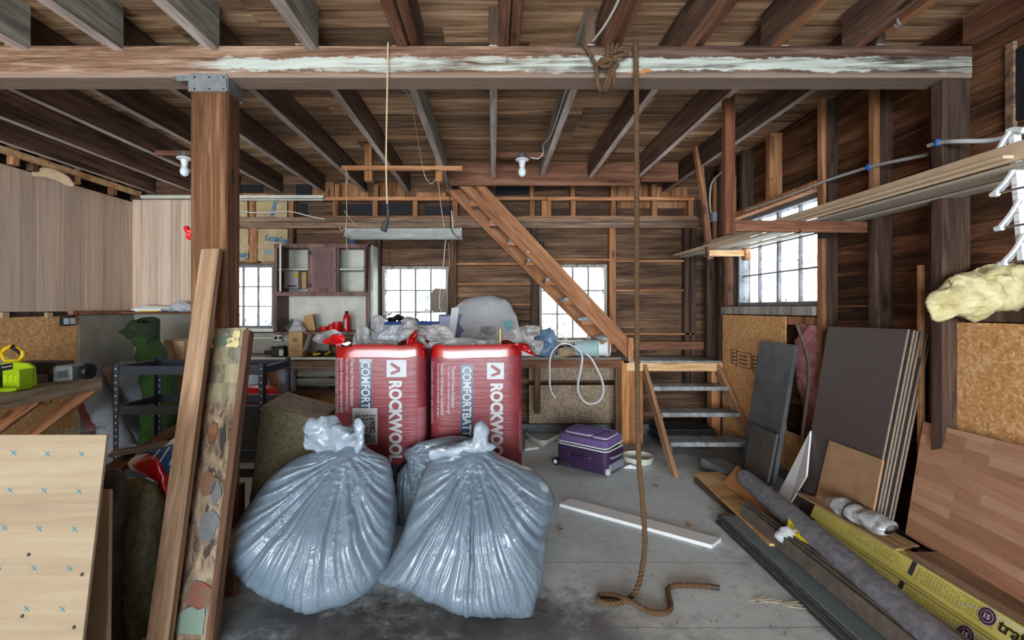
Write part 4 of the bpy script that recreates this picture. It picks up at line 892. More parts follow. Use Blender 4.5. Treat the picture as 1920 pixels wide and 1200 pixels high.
# ================================================================== LEFT FOREGROUND
pl = [V((-2.5, 1.62, .973)), V((-1.305, 1.62, .973)), V((-1.265, 1.42, 0.0)), V((-2.5, 1.42, 0.0))]
npl = (pl[1]-pl[0]).cross(pl[3]-pl[0]).normalized()
ps = sheet('plywood_sheet', [pl[3], pl[2], pl[1], pl[0]], -.012, 'ply'); tag(ps, 'pale plywood sheet with rows of blue crosses leaning at lower left', 'plywood')
M['cross'] = plain('blue pencil', '#3d7c92', .7)
for x, y in ((26, 849), (89, 851), (153, 851), (19, 919), (83, 920), (148, 921), (9, 990), (74, 991), (140, 992), (64, 1065), (131, 1066), (50, 1141), (117, 1142), (-2, 1064)):
    g = MB(); e = .0012
    for s in (-1, 1): g.bar(onplane(x-4.5, y-4.5*s, pl[0], npl)-V((0, .001, 0)), onplane(x+4.5, y+4.5*s, pl[0], npl)-V((0, .001, 0)), .0022, e, npl)
    g.build('cross_mark', 'cross', ps)
for x, y in ((54, 1040), (154, 1077), (42, 1155), (139, 1176)): MB().lathe([(.006, 0), (.005, .002)], onplane(x, y, pl[0], npl), npl if npl.y < 0 else -npl, 10).build('screw', 'ink', ps)
o = sheet('plywood_sheet', [V((-2.3, 1.60, 0)), V((-1.29, 1.60, 0)), V((-1.44, 1.80, .72)), V((-2.3, 1.80, .72))], -.018, 'plypale'); tag(o, 'second pale plywood sheet tucked behind the one with blue crosses', 'plywood')
o = MB().inflate([(197, 890), (214, 878), (232, 892), (234, 930), (228, 975), (219, 1010), (221, 1100), (217, 1238), (185, 1240), (188, 1100), (192, 960)], 1.93, .07, nz=(12, .012), n=80).build('rubber_roll', 'rubber', smooth='all'); tag(o, 'dark rubbery membrane roll standing beside the plywood sheet', 'roll')
o = MB().inflate([(222, 908), (255, 896), (288, 910), (298, 930), (294, 1000), (288, 1080), (280, 1160), (268, 1215), (214, 1215), (214, 1130), (224, 1040), (218, 985), (224, 945)], 2.06, .08, k=5, nz=(16, .014), n=96, m=12, smooth=2).build('wool_batt', 'wool', smooth='all'); tag(o, 'ragged olive stone wool batt standing left of the leaning board', 'insulation batt')
ts = E('torn_sack', 'torn red and white printed sack lying behind the leaning board', 'sack', P(285, 930, 2.15))
MB().inflate([(240, 868), (262, 846), (300, 836), (345, 815), (352, 850), (340, 900), (325, 960), (312, 1020), (296, 1062), (292, 1000), (302, 930), (285, 900), (255, 884)], 2.2, .04, nz=(9, .02), c=(312, 890), n=80).build('white_film', 'whiteprint', ts, smooth='all')
MB().inflate([(248, 870), (270, 856), (296, 852), (312, 880), (322, 920), (322, 960), (310, 1010), (303, 1010), (308, 940), (298, 905), (268, 890)], 2.15, .03, nz=(9, .015), c=(304, 890), n=72).build('red_film', 'redbag', ts, smooth='all')
MB().inflate([(250, 852), (290, 840), (345, 832), (340, 858), (322, 890), (308, 872), (292, 852)], 2.145, .02, nz=(9, .015), n=60).build('dark_film', 'navyprint', ts, smooth='all')
text('N', .05, 'whiteprint', ts, P(304, 985, 2.11), (0, 0, 1), (-1, 0, 0), .001)
for (a, c2, w) in (((285, 862), (300, 842), .012), ((300, 866), (318, 838), .012), ((318, 872), (330, 845), .012)): board('print_stroke', P(a[0], a[1], 2.115), P(c2[0], c2[1], 2.115), .004, w, 'whiteprint', ts, (0, 1, 0))
o = board('plank', P(205, 884, 2.5), P(345, 800, 2.95), .12, .025, 'studold'); tag(o, 'brown plank sloping up behind the torn red sack', 'plank')
o = board('plank', P(210, 850, 2.6), P(338, 830, 2.7), .10, .02, 'joistgrey'); tag(o, 'dusty grey plank lying over the scrap pile behind the plywood', 'plank')
for i, (h, m, lab) in enumerate(((.22, 'card', 'flattened brown carton under the torn sack'), (.35, 'studold', 'scrap timber block under the sloping plank'))):
    o = B('scrap_box', (-1.95+i*.12, 2.32+i*.3, 0), (-1.62+i*.12, 2.6+i*.3, h), m); tag(o, lab, 'scrap')
lb = board('leaning_board', V((-1.335, 1.905, 0.0)), V((-1.392, 2.375, 1.688)), .088, .038, 'old2', None, (0, -1, .28)); tag(lb, 'long sawn board leaning against the front of the timber post', 'board')
# salvaged board with floor covering remnants
q0, q1 = V((-1.25, 1.98, 0)), V((-1.30, 2.39, 1.30)); ax = (q1-q0).normalized()
rt = E('salvaged_board', 'salvaged board with ragged patchwork floor covering leaning against the post', 'board', q0)
fr = frame_of(ax, (0, -1, .3)).to_4x4(); fr.translation = q0
yv, zv = fr.col[1].to_3d(), fr.col[2].to_3d()
MB().bar(q0, q1, .15, .02, (0, -1, .3)).build('patchwork_face', 'lino', rt, fr=fr, bevel=.001)
sd = 1 if yv.x > 0 else -1
board('side_strip', q0+yv*sd*.09+zv*.01, q1+yv*sd*.09+zv*.01-ax*.02, .03, .05, 'studoldx', rt, (0, -1, .3)); board('side_strip', q0-yv*sd*.085, q1-yv*sd*.085-ax*.1, .02, .03, 'studoldx', rt, (0, -1, .3))
for i, (s, w, c, m) in enumerate(((1.30, .10, -.03, 'turfpale'), (1.285, .07, .02, 'yellowwool'), (1.325, .035, .035, 'yellowwool'), (.10, .15, 0, 'mint'), (.20, .14, .01, 'brick'), (.46, .09, .02, 'greyfelt'), (.64, .08, -.01, 'brick'), (.86, .05, -.02, 'lumberdark'), (.84, .03, .03, 'ink'), (.60, .05, .03, 'greyfelt'))):
    cc = q0+ax*s+yv*c*sd+zv*.012; k = random.Random(i); g = MB(); pts = []
    for j in range(11): a = 2*PI*j/11; rr = k.uniform(.7, 1.15); pts.append(cc+yv*math.cos(a)*w*.5*rr+ax*math.sin(a)*(.03 if i < 3 else .06)*rr)
    g.prism(pts, zv*.004).build('covering_scrap', m, rt)
o = board('leaning_board', V((-1.285, 2.335, 0)), V((-1.375, 2.40, .93)), .09, .02, 'studoldx', None, (0, -1, .2)); tag(o, 'short dark board leaning on the right side of the post foot', 'board')
o = MB().hexa([V((-.985, 2.16, 0)), V((-.955, 2.15, 0)), V((-.95, 2.18, 0)), V((-.98, 2.19, 0))], [V((-.985, 2.16, .02)), V((-.955, 2.15, .028)), V((-.95, 2.18, .02)), V((-.98, 2.19, .018))]).build('wood_chip', 'lumberpale'); 
o.location = F(398, 1148); tag(o, 'small pale wood offcut on the floor beside the post', 'offcut')
o = MB().inflate([(360, 1164), (372, 1156), (380, 1160), (378, 1168), (366, 1170)], 2.1, .02, nz=(30, .01), zmin=.001).build('paper_scrap', 'white', smooth='all'); o.location.z = 0.001; tag(o, 'crumpled white paper scrap on the floor by the salvaged board', 'paper')
# ================================================================== RIGHT SIDE: leaning sheets and floor pile
def lean(name, q, t, mat, lab, cat, grp=None, parent=None):
    o = sheet(name, q, t, mat, parent)
    if parent is None: tag(o, lab, cat, grp)
    return o
# stack of dark faced boards: top corners from pixels on the plane X=2.24, feet at X=2.06
tf, tn = W(1556, 613, 2.25), W(1706, 618, 2.25)
bf, bn_ = V((2.06, 3.22, .035)), V((2.06, 2.66, .035))
for i in range(6):
    d = V((.026*i, 0, 0)); up = V((0, 0, -.004*i))
    r = E('faced_board', 'dark brown faced board in the leaning stack, %s from the room side' % ORD[i], 'board', bf+d, 'dark faced boards leaning on the right wall')
    j = V((0, random.uniform(-.012, .012), 0))
    x = (tn-tf).normalized(); q = [bf+d+j, bn_+d+j, tn+d+j+up, tf+d+j+up]
    nrm = (q[1]-q[0]).cross(q[3]-q[0]).normalized(); sheet('core', [p+nrm*.003 for p in q], .008, 'phenoledge', r, 0); 
    nrm = (q[1]-q[0]).cross(q[3]-q[0]).normalized()
    sheet('face', q, .003, 'phenol', r, 0); sheet('face', [p+nrm*.011 for p in q], .004, 'phenol', r, 0)
# small tan board in front of them
lean('fibre_board', [W(1530, 945, 2.04), W(1636, 985, 2.04), W(1659, 863, 2.12), W(1558, 826, 2.12)], .012, 'fibre', 'small tan fibreboard with a pencil line standing in front of the dark stack', 'board')
b0, b1_ = W(1557, 837, 2.11), W(1655, 876, 2.11)
# grey slabs below the right window
gs = MB(); q = [W(1396, 884, 2.06), W(1456, 908, 2.06), W(1498, 648, 2.27), W(1432, 640, 2.27)]
g0 = lean('grey_slab', q, .03, 'slate', 'tall narrow grey slab leaning under the right window', 'slab')
lean('grey_slab', [W(1398, 888, 2.0), W(1443, 906, 2.0), W(1461, 815, 2.075), W(1414, 795, 2.075)], .02, 'slatedark2', 'short darker slab leaning against the tall grey slab', 'slab')
# pink batt with its peeling paper in the open wall bay
pb = E('glass_wool_batt', 'pink fluffy insulation batt slumping out of the wall below the right window', 'insulation batt', V((2.36, 3.72, .1)))
g = MB(); 
def pk(u, v):
    z = 1.28-1.15*v; y = 3.60+.13*math.sin(2*PI*u)+.05*math.sin(v*7); x = 2.375-.075*max(0, math.cos(2*PI*u))-.03*math.sin(v*5)
    p = V((x+.035, y-.02, z)); return p+noise.noise_vector(p*14)*.03+noise.noise_vector(p*37)*.012
g.grid(pk, 28, 60, cu=True); g.build('fluff', 'pinkwool', pb, smooth='all')
g = MB(); pts = [W(1491, 608, 2.33), W(1503, 640, 2.31), W(1512, 690, 2.30), W(1508, 760, 2.29), W(1500, 830, 2.26)]
g.grid(lambda u, v: spline(pts, 6)[min(24, int(v*24))]+V((.008*u, -.028*u+.008*math.sin(v*9), 0)), 3, 25); o = g.build('paper_facing', 'cardgrey', pb, smooth='all')
m = o.modifiers.new('t', 'SOLIDIFY'); m.thickness = .004
# white wedge
g = MB().prism([W(1519, 808, 2.12), W(1480, 946, 2.02), W(1457, 930, 2.02)], (.012, 0, 0)); g.prism([W(1519, 808, 2.12), W(1511, 893, 2.04), W(1480, 946, 2.02)], (.012, 0, 0)) 
tag(g.build('white_wedge', 'whiteboard'), 'white pointed wedge of board standing beside the dark stack', 'board')
# plywood on the floor
lean('plywood_piece', [V((1.565, 2.72, .05)), V((2.0, 2.70, .05)), V((2.0, 3.93, .05)), V((1.63, 3.90, .05))], .015, 'plyfloor', 'rough plywood piece lying flat on the floor before the steps', 'plywood')
B('x', (0, 0, -9), (.01, .01, -8.9), 'black') if 0 else None
o = B('batten', (1.61, 2.95, 0), (1.65, 3.85, .05), 'studoldy'); tag(o, 'dark batten under the floor plywood on its left edge', 'batten')
o = B('batten', (1.9, 2.7, 0), (1.94, 3.85, .05), 'studoldy'); tag(o, 'dark batten hidden under the floor plywood near the roll', 'batten')
h = [F(1355, 907, .07), F(1482, 994, .07), F(1502, 966, .16), F(1383, 874, .19)]
o = lean('hardboard_strip', h, .006, 'hardboard', 'orange hardboard strip standing on edge on the floor plywood', 'strip')
mid0, mid1 = h[0].lerp(h[1], .33), h[3].lerp(h[2], .33)
nn = (h[1]-h[0]).cross(h[3]-h[0]).normalized(); nn = nn if nn.y < 0 else -nn
board('score_line', mid0+nn*.001, mid1+nn*.001, .003, .002, 'ink', o)
o = board('grey_beam', F(1330, 868, .05), F(1435, 925, .05), .16, .10, 'felt2'); tag(o, 'dusty grey beam lying beyond the orange strip near the steps', 'beam offcut')
# grey underlay roll
ra, rb = F(1397, 896, .165), F(1767, 1212, .13)
dr = (rb-ra).normalized(); rb2 = rb+dr*.5
rr = E('underlay_roll', 'long mottled grey underlay roll lying diagonally on the pile', 'roll', ra)
g = MB(); n = 40
g.tube([ra.lerp(rb2, i/n) for i in range(n+1)], [(.058+.012*min(1, i/12))*(1+.02*math.sin(i*1.3)) for i in range(n+1)], 22); g.build('roll_body', 'feltdark', rr, smooth=True)
g = MB(); u = dr.orthogonal().normalized(); w_ = dr.cross(u); sp3 = [ra-dr*.002+(u*math.cos(t)+w_*math.sin(t))*(.008+.0028*t) for t in [i*.35 for i in range(50)]]
g.tube(sp3, .0022, 5); g.build('spiral_edge', 'ink', rr)
# floor planks
YA, YZ = 1.15, 3.14
spec = [(1.45, 1.64, 0, 'planklow'), (1.462, 1.64, .011, 'plankedge'), (1.472, 1.64, .022, 'planklow'), (1.482, 1.64, .033, 'plankedge'), (1.492, 1.60, .044, 'plankblue')]
for i, (x0, x1, z, m) in enumerate(spec):
    o = B('floor_plank', (x0, YA, z), (x1, YZ+random.uniform(-.05, .05), z+.010), m, None, .0015); tag(o, 'dark floor plank in the flat stack on the floor, %s from the bottom' % ORD[i], 'plank', 'flat stacked floor planks')
for i in range(3):
    x = 1.603+i*.026; o = sheet('floor_plank', [V((x, YA, .056)), V((x, 3.1+i*.03, .056)), V((x+.012, 3.1+i*.03, .135+i*.004)), V((x+.012, YA, .135+i*.004))], -.012, 'plankbrown'); tag(o, 'brown floor plank standing on edge beside the flat stack, %s from the left' % ORD[i], 'plank', 'floor planks standing on edge')
# open cardboard carton and tan sheets between planks and roll
cb = E('long_carton', 'long opened grey brown carton lying beside the standing planks', 'carton', V((1.76, 2.0, 0)))
B('carton_side', (1.695, YA, .0), (1.70, 2.75, .115), 'cardgrey', cb); B('carton_side', (1.845, YA, .0), (1.85, 2.7, .115), 'cardgrey', cb); B('carton_base', (1.70, YA, 0), (1.845, 2.72, .006), 'cardgrey', cb)
sheet('carton_flap', [V((1.70, YA, .112)), V((1.70, 2.45, .112)), V((1.80, 2.40, .10)), V((1.80, YA, .10))], .004, 'fibre', cb)
for i in range(3):
    o = board('moulding', V((1.70+.03*i, 2.3, .13+.002*i)), V((1.73+.03*i, 2.78, .13)), .022, .012, 'lumberdark'); tag(o, 'short brown moulding strip poking out of the wrapped carton, %s from the left' % ORD[i], 'moulding', 'brown moulding strips')
yc = E('yellow_label_card', 'yellow printed card end stuck up between the roll and the carton', 'card', F(1500, 1005, .12))
q = [F(1474, 998, .14), F(1535, 1031, .14), F(1531, 1006, .17), F(1500, 978, .185), F(1478, 974, .18)]
MB().prism(q, (.004, .004, .004)).build('card_face', 'yellow2', yc)
for k, (f0, f1) in enumerate(((.12, .7), (.12, .62))):
    a, c2 = q[0].lerp(q[4], .68-.3*k).lerp(q[1].lerp(q[2], .6-.3*k), f0), q[0].lerp(q[4], .68-.3*k).lerp(q[1].lerp(q[2], .6-.3*k), f1)
    g = MB(); n = 9
    for j in range(n):
        if j != 5: g.bar(a.lerp(c2, j/n)-V((.002, .002, 0)), a.lerp(c2, (j+.7)/n)-V((.002, .002, 0)), .002, .009)
    g.build('print_line', 'ink', yc)
o = MB().inflate([(1450, 1004), (1475, 990), (1492, 1000), (1490, 1015), (1470, 1012), (1455, 1010)], 2.68, .03, nz=(14, .02)).build('clear_wrap', 'clear', smooth='all'); tag(o, 'torn clear wrap crumpled beside the yellow card', 'plastic wrap')
# yellow flooring cartons
for i, (x0, z0, x1, z1, ys, ye, lab) in enumerate(((1.93, .0, 2.06, .088, 1.35, 2.98, 'lower long yellow flooring carton beside the grey roll'), (1.99, .092, 2.06, .182, 1.35, 3.02, 'upper long yellow flooring carton lying on the lower one'))):
    r = E('flooring_carton', lab, 'carton', ((x0+x1)/2, 2.1, z0), 'long yellow flooring cartons')
    s = .04      # the visible side leans back
    q = [V((x0, ys, z0)), V((x0, ye, z0)), V((x0+s, ye, z1)), V((x0+s, ys, z1))]
    MB().hexa([V((x0, ys, z0)), V((x0, ye, z0)), V((x1, ye, z0)), V((x1, ys, z0))], [V((x0+s, ys, z1)), V((x0+s, ye, z1)), V((x1+s, ye, z1)), V((x1+s, ys, z1))]).build('carton_body', 'yellowbox', r, bevel=.003)
    up = (q[3]-q[0]).normalized(); hh = (q[3]-q[0]).length; nx = V((0, -1, 0)).cross(up).normalized(); nx = nx if nx.x < 0 else -nx
    def at(y, f, o=.001): return V((x0, y, z0))+up*hh*f+nx*o
    o = E2 = None
    board('edge_tape', at(ys, 1.0, .002), at(ye, 1.0, .002), .006, .004, 'cardgrey', r)
    # printed block, dark mark, badge and trade lettering along the side
    g = MB()
    def rect(g, ya, yb, fa, fb, o=.0012): n = g.add([at(ya, fa, o), at(yb, fa, o), at(yb, fb, o), at(ya, fb, o)]); g.face(n, n+1, n+2, n+3)
    for j in range(9):
        for k in range(22): 
            if random.random() < .86: y = 2.28-.0165*k; rect(g, y, y-.011, .86-.075*j, .83-.075*j)
    g.build('print_block', 'inkpale', r)
    g = MB()
    for j in range(4):
        for k in range(16):
            if random.random() < .8: y = 2.72-.021*k; rect(g, y, y-.015, .8-.13*j, .76-.13*j)
    g.build('print_block', 'inkpale', r)
    g = MB(); rect(g, 2.32, 2.295, .3, .97); g.build('dark_mark', 'slatedark', r)
    yb = 1.985-.03*i; fx = .58
    c0 = at(yb, fx, .0015)
    for rad, m, o2 in ((.036, 'whiteprint', .0), (.033, 'maroonprint', .0006), (.024, 'whiteprint', .0012), (.0215, 'maroonprint', .0018)):
        g = MB(); n = g.add([c0+nx*o2+(V((0, -1, 0))*math.cos(a)+up*math.sin(a))*rad for a in [2*PI*k/28 for k in range(28)]]); g.face(*[n+k for k in range(28)]); g.build('badge_ring', m, r)
    text('15', .028, 'whiteprint', r, c0+nx*.0026+V((0, .0155, 0))-up*.0095, (0, -1, 0), up, .0008)
    text('traffic', .068, 'ink', r, at(yb-.046, .34, .002), (0, -1, 0), up, .0012); text('MASTER', .045, 'inkpale', r, at(yb-.235, .37, .002), (0, -1, 0), up)
    g = MB()
    for k in range(12): a0 = k/12; a1 = (k+1)/12; n = g.add([at(yb+.12-.4*a0, .45+.42*math.sin(a0*PI), .0011), at(yb+.12-.4*a1, .45+.42*math.sin(a1*PI), .0011), at(yb+.12-.4*a1, .36+.42*math.sin(a1*PI), .0011), at(yb+.12-.4*a0, .36+.42*math.sin(a0*PI), .0011)]); g.face(n, n+1, n+2, n+3)
    g.build('print_swoosh', 'whiteoff', r)
# brown boards right of the cartons, resting by the wall
for i, (x0, x1, y0, y1, z, m, lab) in enumerate(((2.12, 2.42, 1.2, 2.4, .07, 'hardwood', 'lowest brown flat board between the yellow cartons and the wall'), (2.11, 2.40, 1.25, 2.32, .102, 'hardwood', 'middle brown flat board between the yellow cartons and the wall'), (2.035, 2.17, 1.42, 2.34, .184, 'hardwood', 'topmost narrow brown board lying over the edge of the upper yellow carton'))):
    o = B('brown_board', (x0, y0, z if i else 0), (x1, y1, z+.03), m); tag(o, lab, 'board', 'brown flat boards by the right wall')
o = MB().prism([V((2.14, 2.68, .166)), V((2.30, 2.66, .166)), V((2.30, 2.34, .166)), V((2.20, 2.30, .166)), V((2.14, 2.36, .166))], (0, 0, .012)).build('dark_board', 'slatedark'); tag(o, 'dark thin board with a rounded corner lying under the butcher block', 'board')
o = MB().prism([W(1822, 1074, 2.26), W(1852, 1076, 2.26), W(1862, 1097, 2.26), W(1852, 1102, 2.26)], (.01, 0, 0)).build('white_offcut', 'whiteboard'); tag(o, 'little white board offcut peeking out under the butcher block', 'offcut')
# tan strips on the cartons and wrapped bundle
for i in range(3):
    a = V((2.0+.045*i, 3.12-.05*i, .192+.003*i)); o = board('tan_strip', a, a+V((.035, -.72+.06*i, 0)), .05, .012, 'fibre2'); tag(o, 'tan wooden strip lying over the yellow cartons, %s from the left' % ORD[i], 'strip', 'tan strips on the yellow cartons')
wbn = E('wrapped_bundle', 'bundle wrapped in shiny clear plastic lying on the tan strips', 'bundle', F(1610, 965, .25))
g = MB(); a, c2 = F(1556, 938, .285), F(1672, 994, .275); dd = (c2-a).normalized(); uu = V((dd.y, -dd.x, 0)).normalized(); n_ = 34
g.grid(lambda u, v: (lambda rr, p: p+(uu*math.cos(2*PI*u)*1.25+V((0, 0, 1))*math.sin(2*PI*u)*.8)*rr+noise.noise_vector(p*20+V((u*4, 0, 0)))*.012)(.055*(min(1, v*5+.25)**.6)*(min(1, (1-v)*9+.6)), a.lerp(c2, v)), 26, n_, cu=True)
g.build('plastic_wrap', 'clearwrap', wbn, smooth='all'); 
p = a.lerp(c2, .42); g = MB(); g.tube([p+(uu*math.cos(t)*1.3+V((0, 0, 1))*math.sin(t)*.85)*.058 for t in [2*PI*k/20 for k in range(20)]], .004, 5, closed=True); g.build('black_tie', 'black', wbn)
# butcher block panel
bq = [W(1697, 1001, 2.19), V((2.13, 1.55, .2)), V((2.31, 1.6, .80)), W(1731, 790, 2.31)]
bq[1] = bq[0].lerp(W(1920, 1140, 2.13), 1.35); bq[2] = bq[3].lerp(W(1920, 836, 2.31), 1.5)
nb = (bq[1]-bq[0]).cross(bq[3]-bq[0]).normalized(); 
for k in (1, 2): bq[k] = bq[k]-nb*((bq[k]-bq[0]).dot(nb))
lean('butcher_block', bq, .028 if nb.x > 0 else -.028, 'butcher', 'wide laminated wood panel leaning on the right wall at lower right', 'panel')
# thin upright batten behind the dark boards
o = board('upright_batten', W(1727, 640, 2.33)+V((.0, 0, -1.2)), W(1727, 497, 2.33), .024, .024, 'hardbatten'); tag(o, 'thin light brown batten standing upright behind the dark board stack', 'batten')
# yellow glass wool on the ledge
yw = MB().inflate([(1738, 572), (1748, 550), (1768, 536), (1776, 526), (1800, 518), (1830, 505), (1868, 492), (1910, 478), (1990, 452), (2060, 470), (2060, 560), (1990, 580), (1920, 590), (1870, 596), (1820, 598), (1790, 592), (1775, 583), (1765, 598), (1752, 602), (1750, 588)], 2.33, .11, .1, c=(1870, 548), n=200, m=22, nz=(17, .022), k=3).build('glass_wool', 'yellowwool', smooth='all'); tag(yw, 'ragged yellow glass wool batt lying on the wall ledge at right', 'insulation batt')
# loose things on the floor
o = lean('trim_strip', [F(1049, 950), F(1335, 1029), F(1352, 1016), F(1070, 940)], .022, 'whiteboard', 'white painted trim strip lying across the open floor', 'trim')
# suitcase
sc0 = F(1043, 872); sx_ = (F(1138, 896)-sc0); sx_.z = 0; L = sx_.length; sx_.normalize(); sy_ = V((-sx_.y, sx_.x, 0)); D_ = .33
fr = Matrix((sx_, sy_, V((0, 0, 1)))).transposed().to_4x4(); fr.translation = sc0
su = E('suitcase', 'purple soft suitcase lying flat on the floor with its lid ajar', 'suitcase', sc0)
def rbox(x0, x1, y0, y1, z0, z1, r=.03, tl=0., n=5):
    g = MB(); pr = []
    for cx, cy, a in ((x1-r, y1-r, 0), (x0+r, y1-r, 1), (x0+r, y0+r, 2), (x1-r, y0+r, 3)):
        for k in range(n+1): t = PI/2*(a+k/n); pr.append((cx+r*math.cos(t), cy+r*math.sin(t)))
    rows = []
    for z, i in ((z0, .012), (z0+.006, .003), (z0+.02, 0), (z1-.02, 0), (z1-.006, .004), (z1, .016)):
        mx, my = (x0+x1)/2, (y0+y1)/2
        rows.append(g.add([fr @ V((mx+(x-mx)*(1-2*i/(x1-x0)), my+(y-my)*(1-2*i/(y1-y0)), z+tl*(y-y0)+tl*.35*(x1-x)*0)) for x, y in pr]))
    k = len(pr)
    for a, c in zip(rows, rows[1:]):
        for i in range(k): j = (i+1) % k; g.face(a+i, a+j, c+j, c+i)
    g.face(*[rows[0]+i for i in range(k)][::-1]); g.face(*[rows[-1]+i for i in range(k)]); g.out = pr; return g
def ringtube(z, r, x0, x1, y0, y1, rad=.03, tl=0.):
    g = rbox(x0, x1, y0, y1, 0, .05, rad); return MB().tube([fr @ V((x, y, z+tl*(y-y0))) for x, y in g.out], r, 6, closed=True)
rbox(0, L, 0, D_, .012, .20, .045).build('shell', 'purpledark', su, smooth=True)
ringtube(.205, .006, 0.004, L-.004, .004, D_-.004, .045).build('piping', 'white', su, smooth=True)
rbox(.01, L-.01, .01, D_, .222, .29, .04, .06).build('lid', 'purplelight', su, smooth=True)
ringtube(.226, .006, .006, L-.006, .006, D_, .045, .06).build('piping', 'white', su, smooth=True)
rbox(.05, L*.62, .06, D_-.05, .296, .315, .03, .05).build('lid_pocket', 'purplelight', su, smooth=True); ringtube(.30, .004, .048, L*.62+.002, .058, D_-.048, .03, .05).build('piping', 'white', su, smooth=True)
rbox(L*.66, L-.03, .05, D_-.05, .296, .31, .03, .05).build('lid_pocket', 'purplelight', su, smooth=True); ringtube(.30, .004, L*.66-.002, L-.028, .048, D_-.048, .03, .05).build('piping', 'white', su, smooth=True)
MB().tube([fr @ V((x, -.02+.018*abs(2*k-1)**6, .13)) for x, k in [(L*.28+(L*.38)*k/10, k/10) for k in range(11)]], .008, 8).build('side_handle', 'purpledark', su, smooth=True)
for u in (.26, .68): MB().lathe([(.011, 0), (.009, .006)], fr @ V((L*u, 0, .13)), -sy_, 10).build('rivet', 'steel', su)
for y in (.06, D_-.06): 
    wl_ = MB().lathe([(.02, -.016), (.034, -.014), (.036, 0), (.034, .014), (.02, .016)], fr @ V((.0, y-.06, .036)), sy_, 18).build('wheel', 'black', su, smooth=True); MB().lathe([(.02, 0), (.018, .004)], fr @ V((0, y-.06-.016, .036)), -sy_, 12).build('hub', 'white', wl_)
rbox(.02, .14, -.012, .02, .014, .05, .01).build('corner_guard', 'slatedark', su, smooth=True)
MB().tube([fr @ V((L+.02-.018*abs(2*k-1)**6, .05+.2*k, .15)) for k in [i/10 for i in range(11)]], .010, 8).build('pull_handle', 'greyplastic', su, smooth=True)
rbox(L-.01, L+.012, .04, .29, .03, .1, .01).build('foot_plate', 'greyplastic', su, smooth=True); rbox(L-.02, L+.015, .0, .05, .012, .07, .01).build('corner_guard', 'whiteoff', su, smooth=True)
# ring tray and scraps
c = F(1196, 866); tr = MB().lathe([(.07, 0), (.125, .004), (.14, .06), (.133, .062), (.118, .016), (.06, .013), (.001, .013)], c, (0, 0, 1), 36).build('round_tray', 'whiteoff', smooth=True); tag(tr, 'round white plastic tray on the floor behind the suitcase', 'tray')
o = MB().inflate([(1168, 878), (1180, 872), (1198, 876), (1192, 884), (1178, 882)], 4.2, .02, nz=(20, .012), zmin=.001).build('paper_scrap', 'white', smooth='all'); tag(o, 'little white paper scrap beside the suitcase corner', 'paper')
o = lean('white_board', [F(984, 845), F(1010, 842), F(1000, 826), F(984, 826)], .02, 'whiteboard', 'small white board on the floor at the right sack foot', 'board')
g = MB(); pc = [F(984, 818, .0), F(1000, 832, 0), F(1022, 838, 0), F(1046, 826, 0), F(1062, 818, .0)]
g.grid(lambda u, v: spline(pc, 6)[int(round(v*24))]+V((0, -.02*u, .07*u)), 3, 25); o = g.build('curved_strip', 'whiteoff', smooth='all'); m = o.modifiers.new('t', 'SOLIDIFY'); m.thickness = .004; tag(o, 'curved pale plastic strip on the floor left of the suitcase', 'strip')
for i, (x, y, lab) in enumerate(((1230, 913, 'curled dry leaf on the floor in front of the steps'), (1050, 994, 'dry leaf on the floor just left of the white trim strip'), (1292, 985, 'dry leaf on the floor behind the white trim strip'))):
    p = F(x, y); k = random.Random(i); o = MB().grid(lambda u, v: p+V(((u-.5)*.05*(1-abs(v-.5)), (v-.5)*.03, .004+.012*abs(u-.5)+.004*math.sin(v*7))), 6, 6).build('dry_leaf', 'hardboard', smooth='all'); tag(o, lab, 'leaf')
g = MB()
k = random.Random(4)
for i in range(9): x = k.uniform(1400, 1480); y = 1126+(x-1400)*.1+k.uniform(-5, 5); a = F(x, y, .004); g.tube([a, a+V((k.uniform(.04, .14), k.uniform(-.05, .02), .004))], .0012, 4)
o = g.build('straw_wisps', 'twine'); tag(o, 'dry straw wisps on the floor beside the plank stack', 'straw', kind='stuff')
g = MB(); k = random.Random(9)
for i in range(260):
    x, y = k.uniform(980, 1500), k.uniform(880, 1195)
    if y > 960+(1500-x)*.0 and x > 1330 and y < 1000: continue
    p = F(x, y); s = k.uniform(.002, .006); g.hexa([p, p+V((s, .0, 0)), p+V((s, s, 0)), p+V((0, s*.8, 0))], [p+V((0, 0, .002)), p+V((s*.8, 0, .003)), p+V((s, s, .002)), p+V((0, s, .002))])
o = g.build('floor_crumbs', 'debris'); tag(o, 'tiny dark crumbs scattered over the open concrete floor', 'debris', kind='stuff')
# ================================================================== OVERHEAD AND HANGING THINGS
rk = E('climbing_rope', 'thick brown hemp rope knotted on the beam and hanging to the floor', 'rope', (px(1193, 2.38), 2.38, 0))
YR = 2.385
hp = [V((px(1193, 2.5), 2.52, ZBT+.0)), V((px(1193, 2.45), 2.45, ZBT+.012)), V((px(1193, YR), 2.395, ZBT-.01))]+[P(x, y, YR) for x, y in ((1193, 130), (1194, 300), (1194, 500), (1195, 700), (1197, 850), (1203, 920), (1208, 985), (1209, 1020), (1205, 1060))]
hp += [F(1196, 1100, .05), F(1180, 1122, .016), F(1158, 1131, .014), F(1135, 1131, .014), F(1121, 1123, .014), F(1128, 1116, .014), F(1150, 1117, .014), F(1175, 1124, .03), F(1200, 1138, .02), F(1222, 1148, .014), F(1248, 1149, .014), F(1258, 1138, .014), F(1254, 1118, .014), F(1253, 1104, .014), F(1268, 1098, .014), F(1300, 1098, .014), F(1346, 1101, .014)]
rope('hanging_rope', hp, .0135, 'rope', rk, .07, 8)
o = MB().tube([F(1332, 1100, .014), F(1349, 1102, .014)], .013, 8).build('rope_tip', 'ink', rk, smooth=True)
YK = 2.40
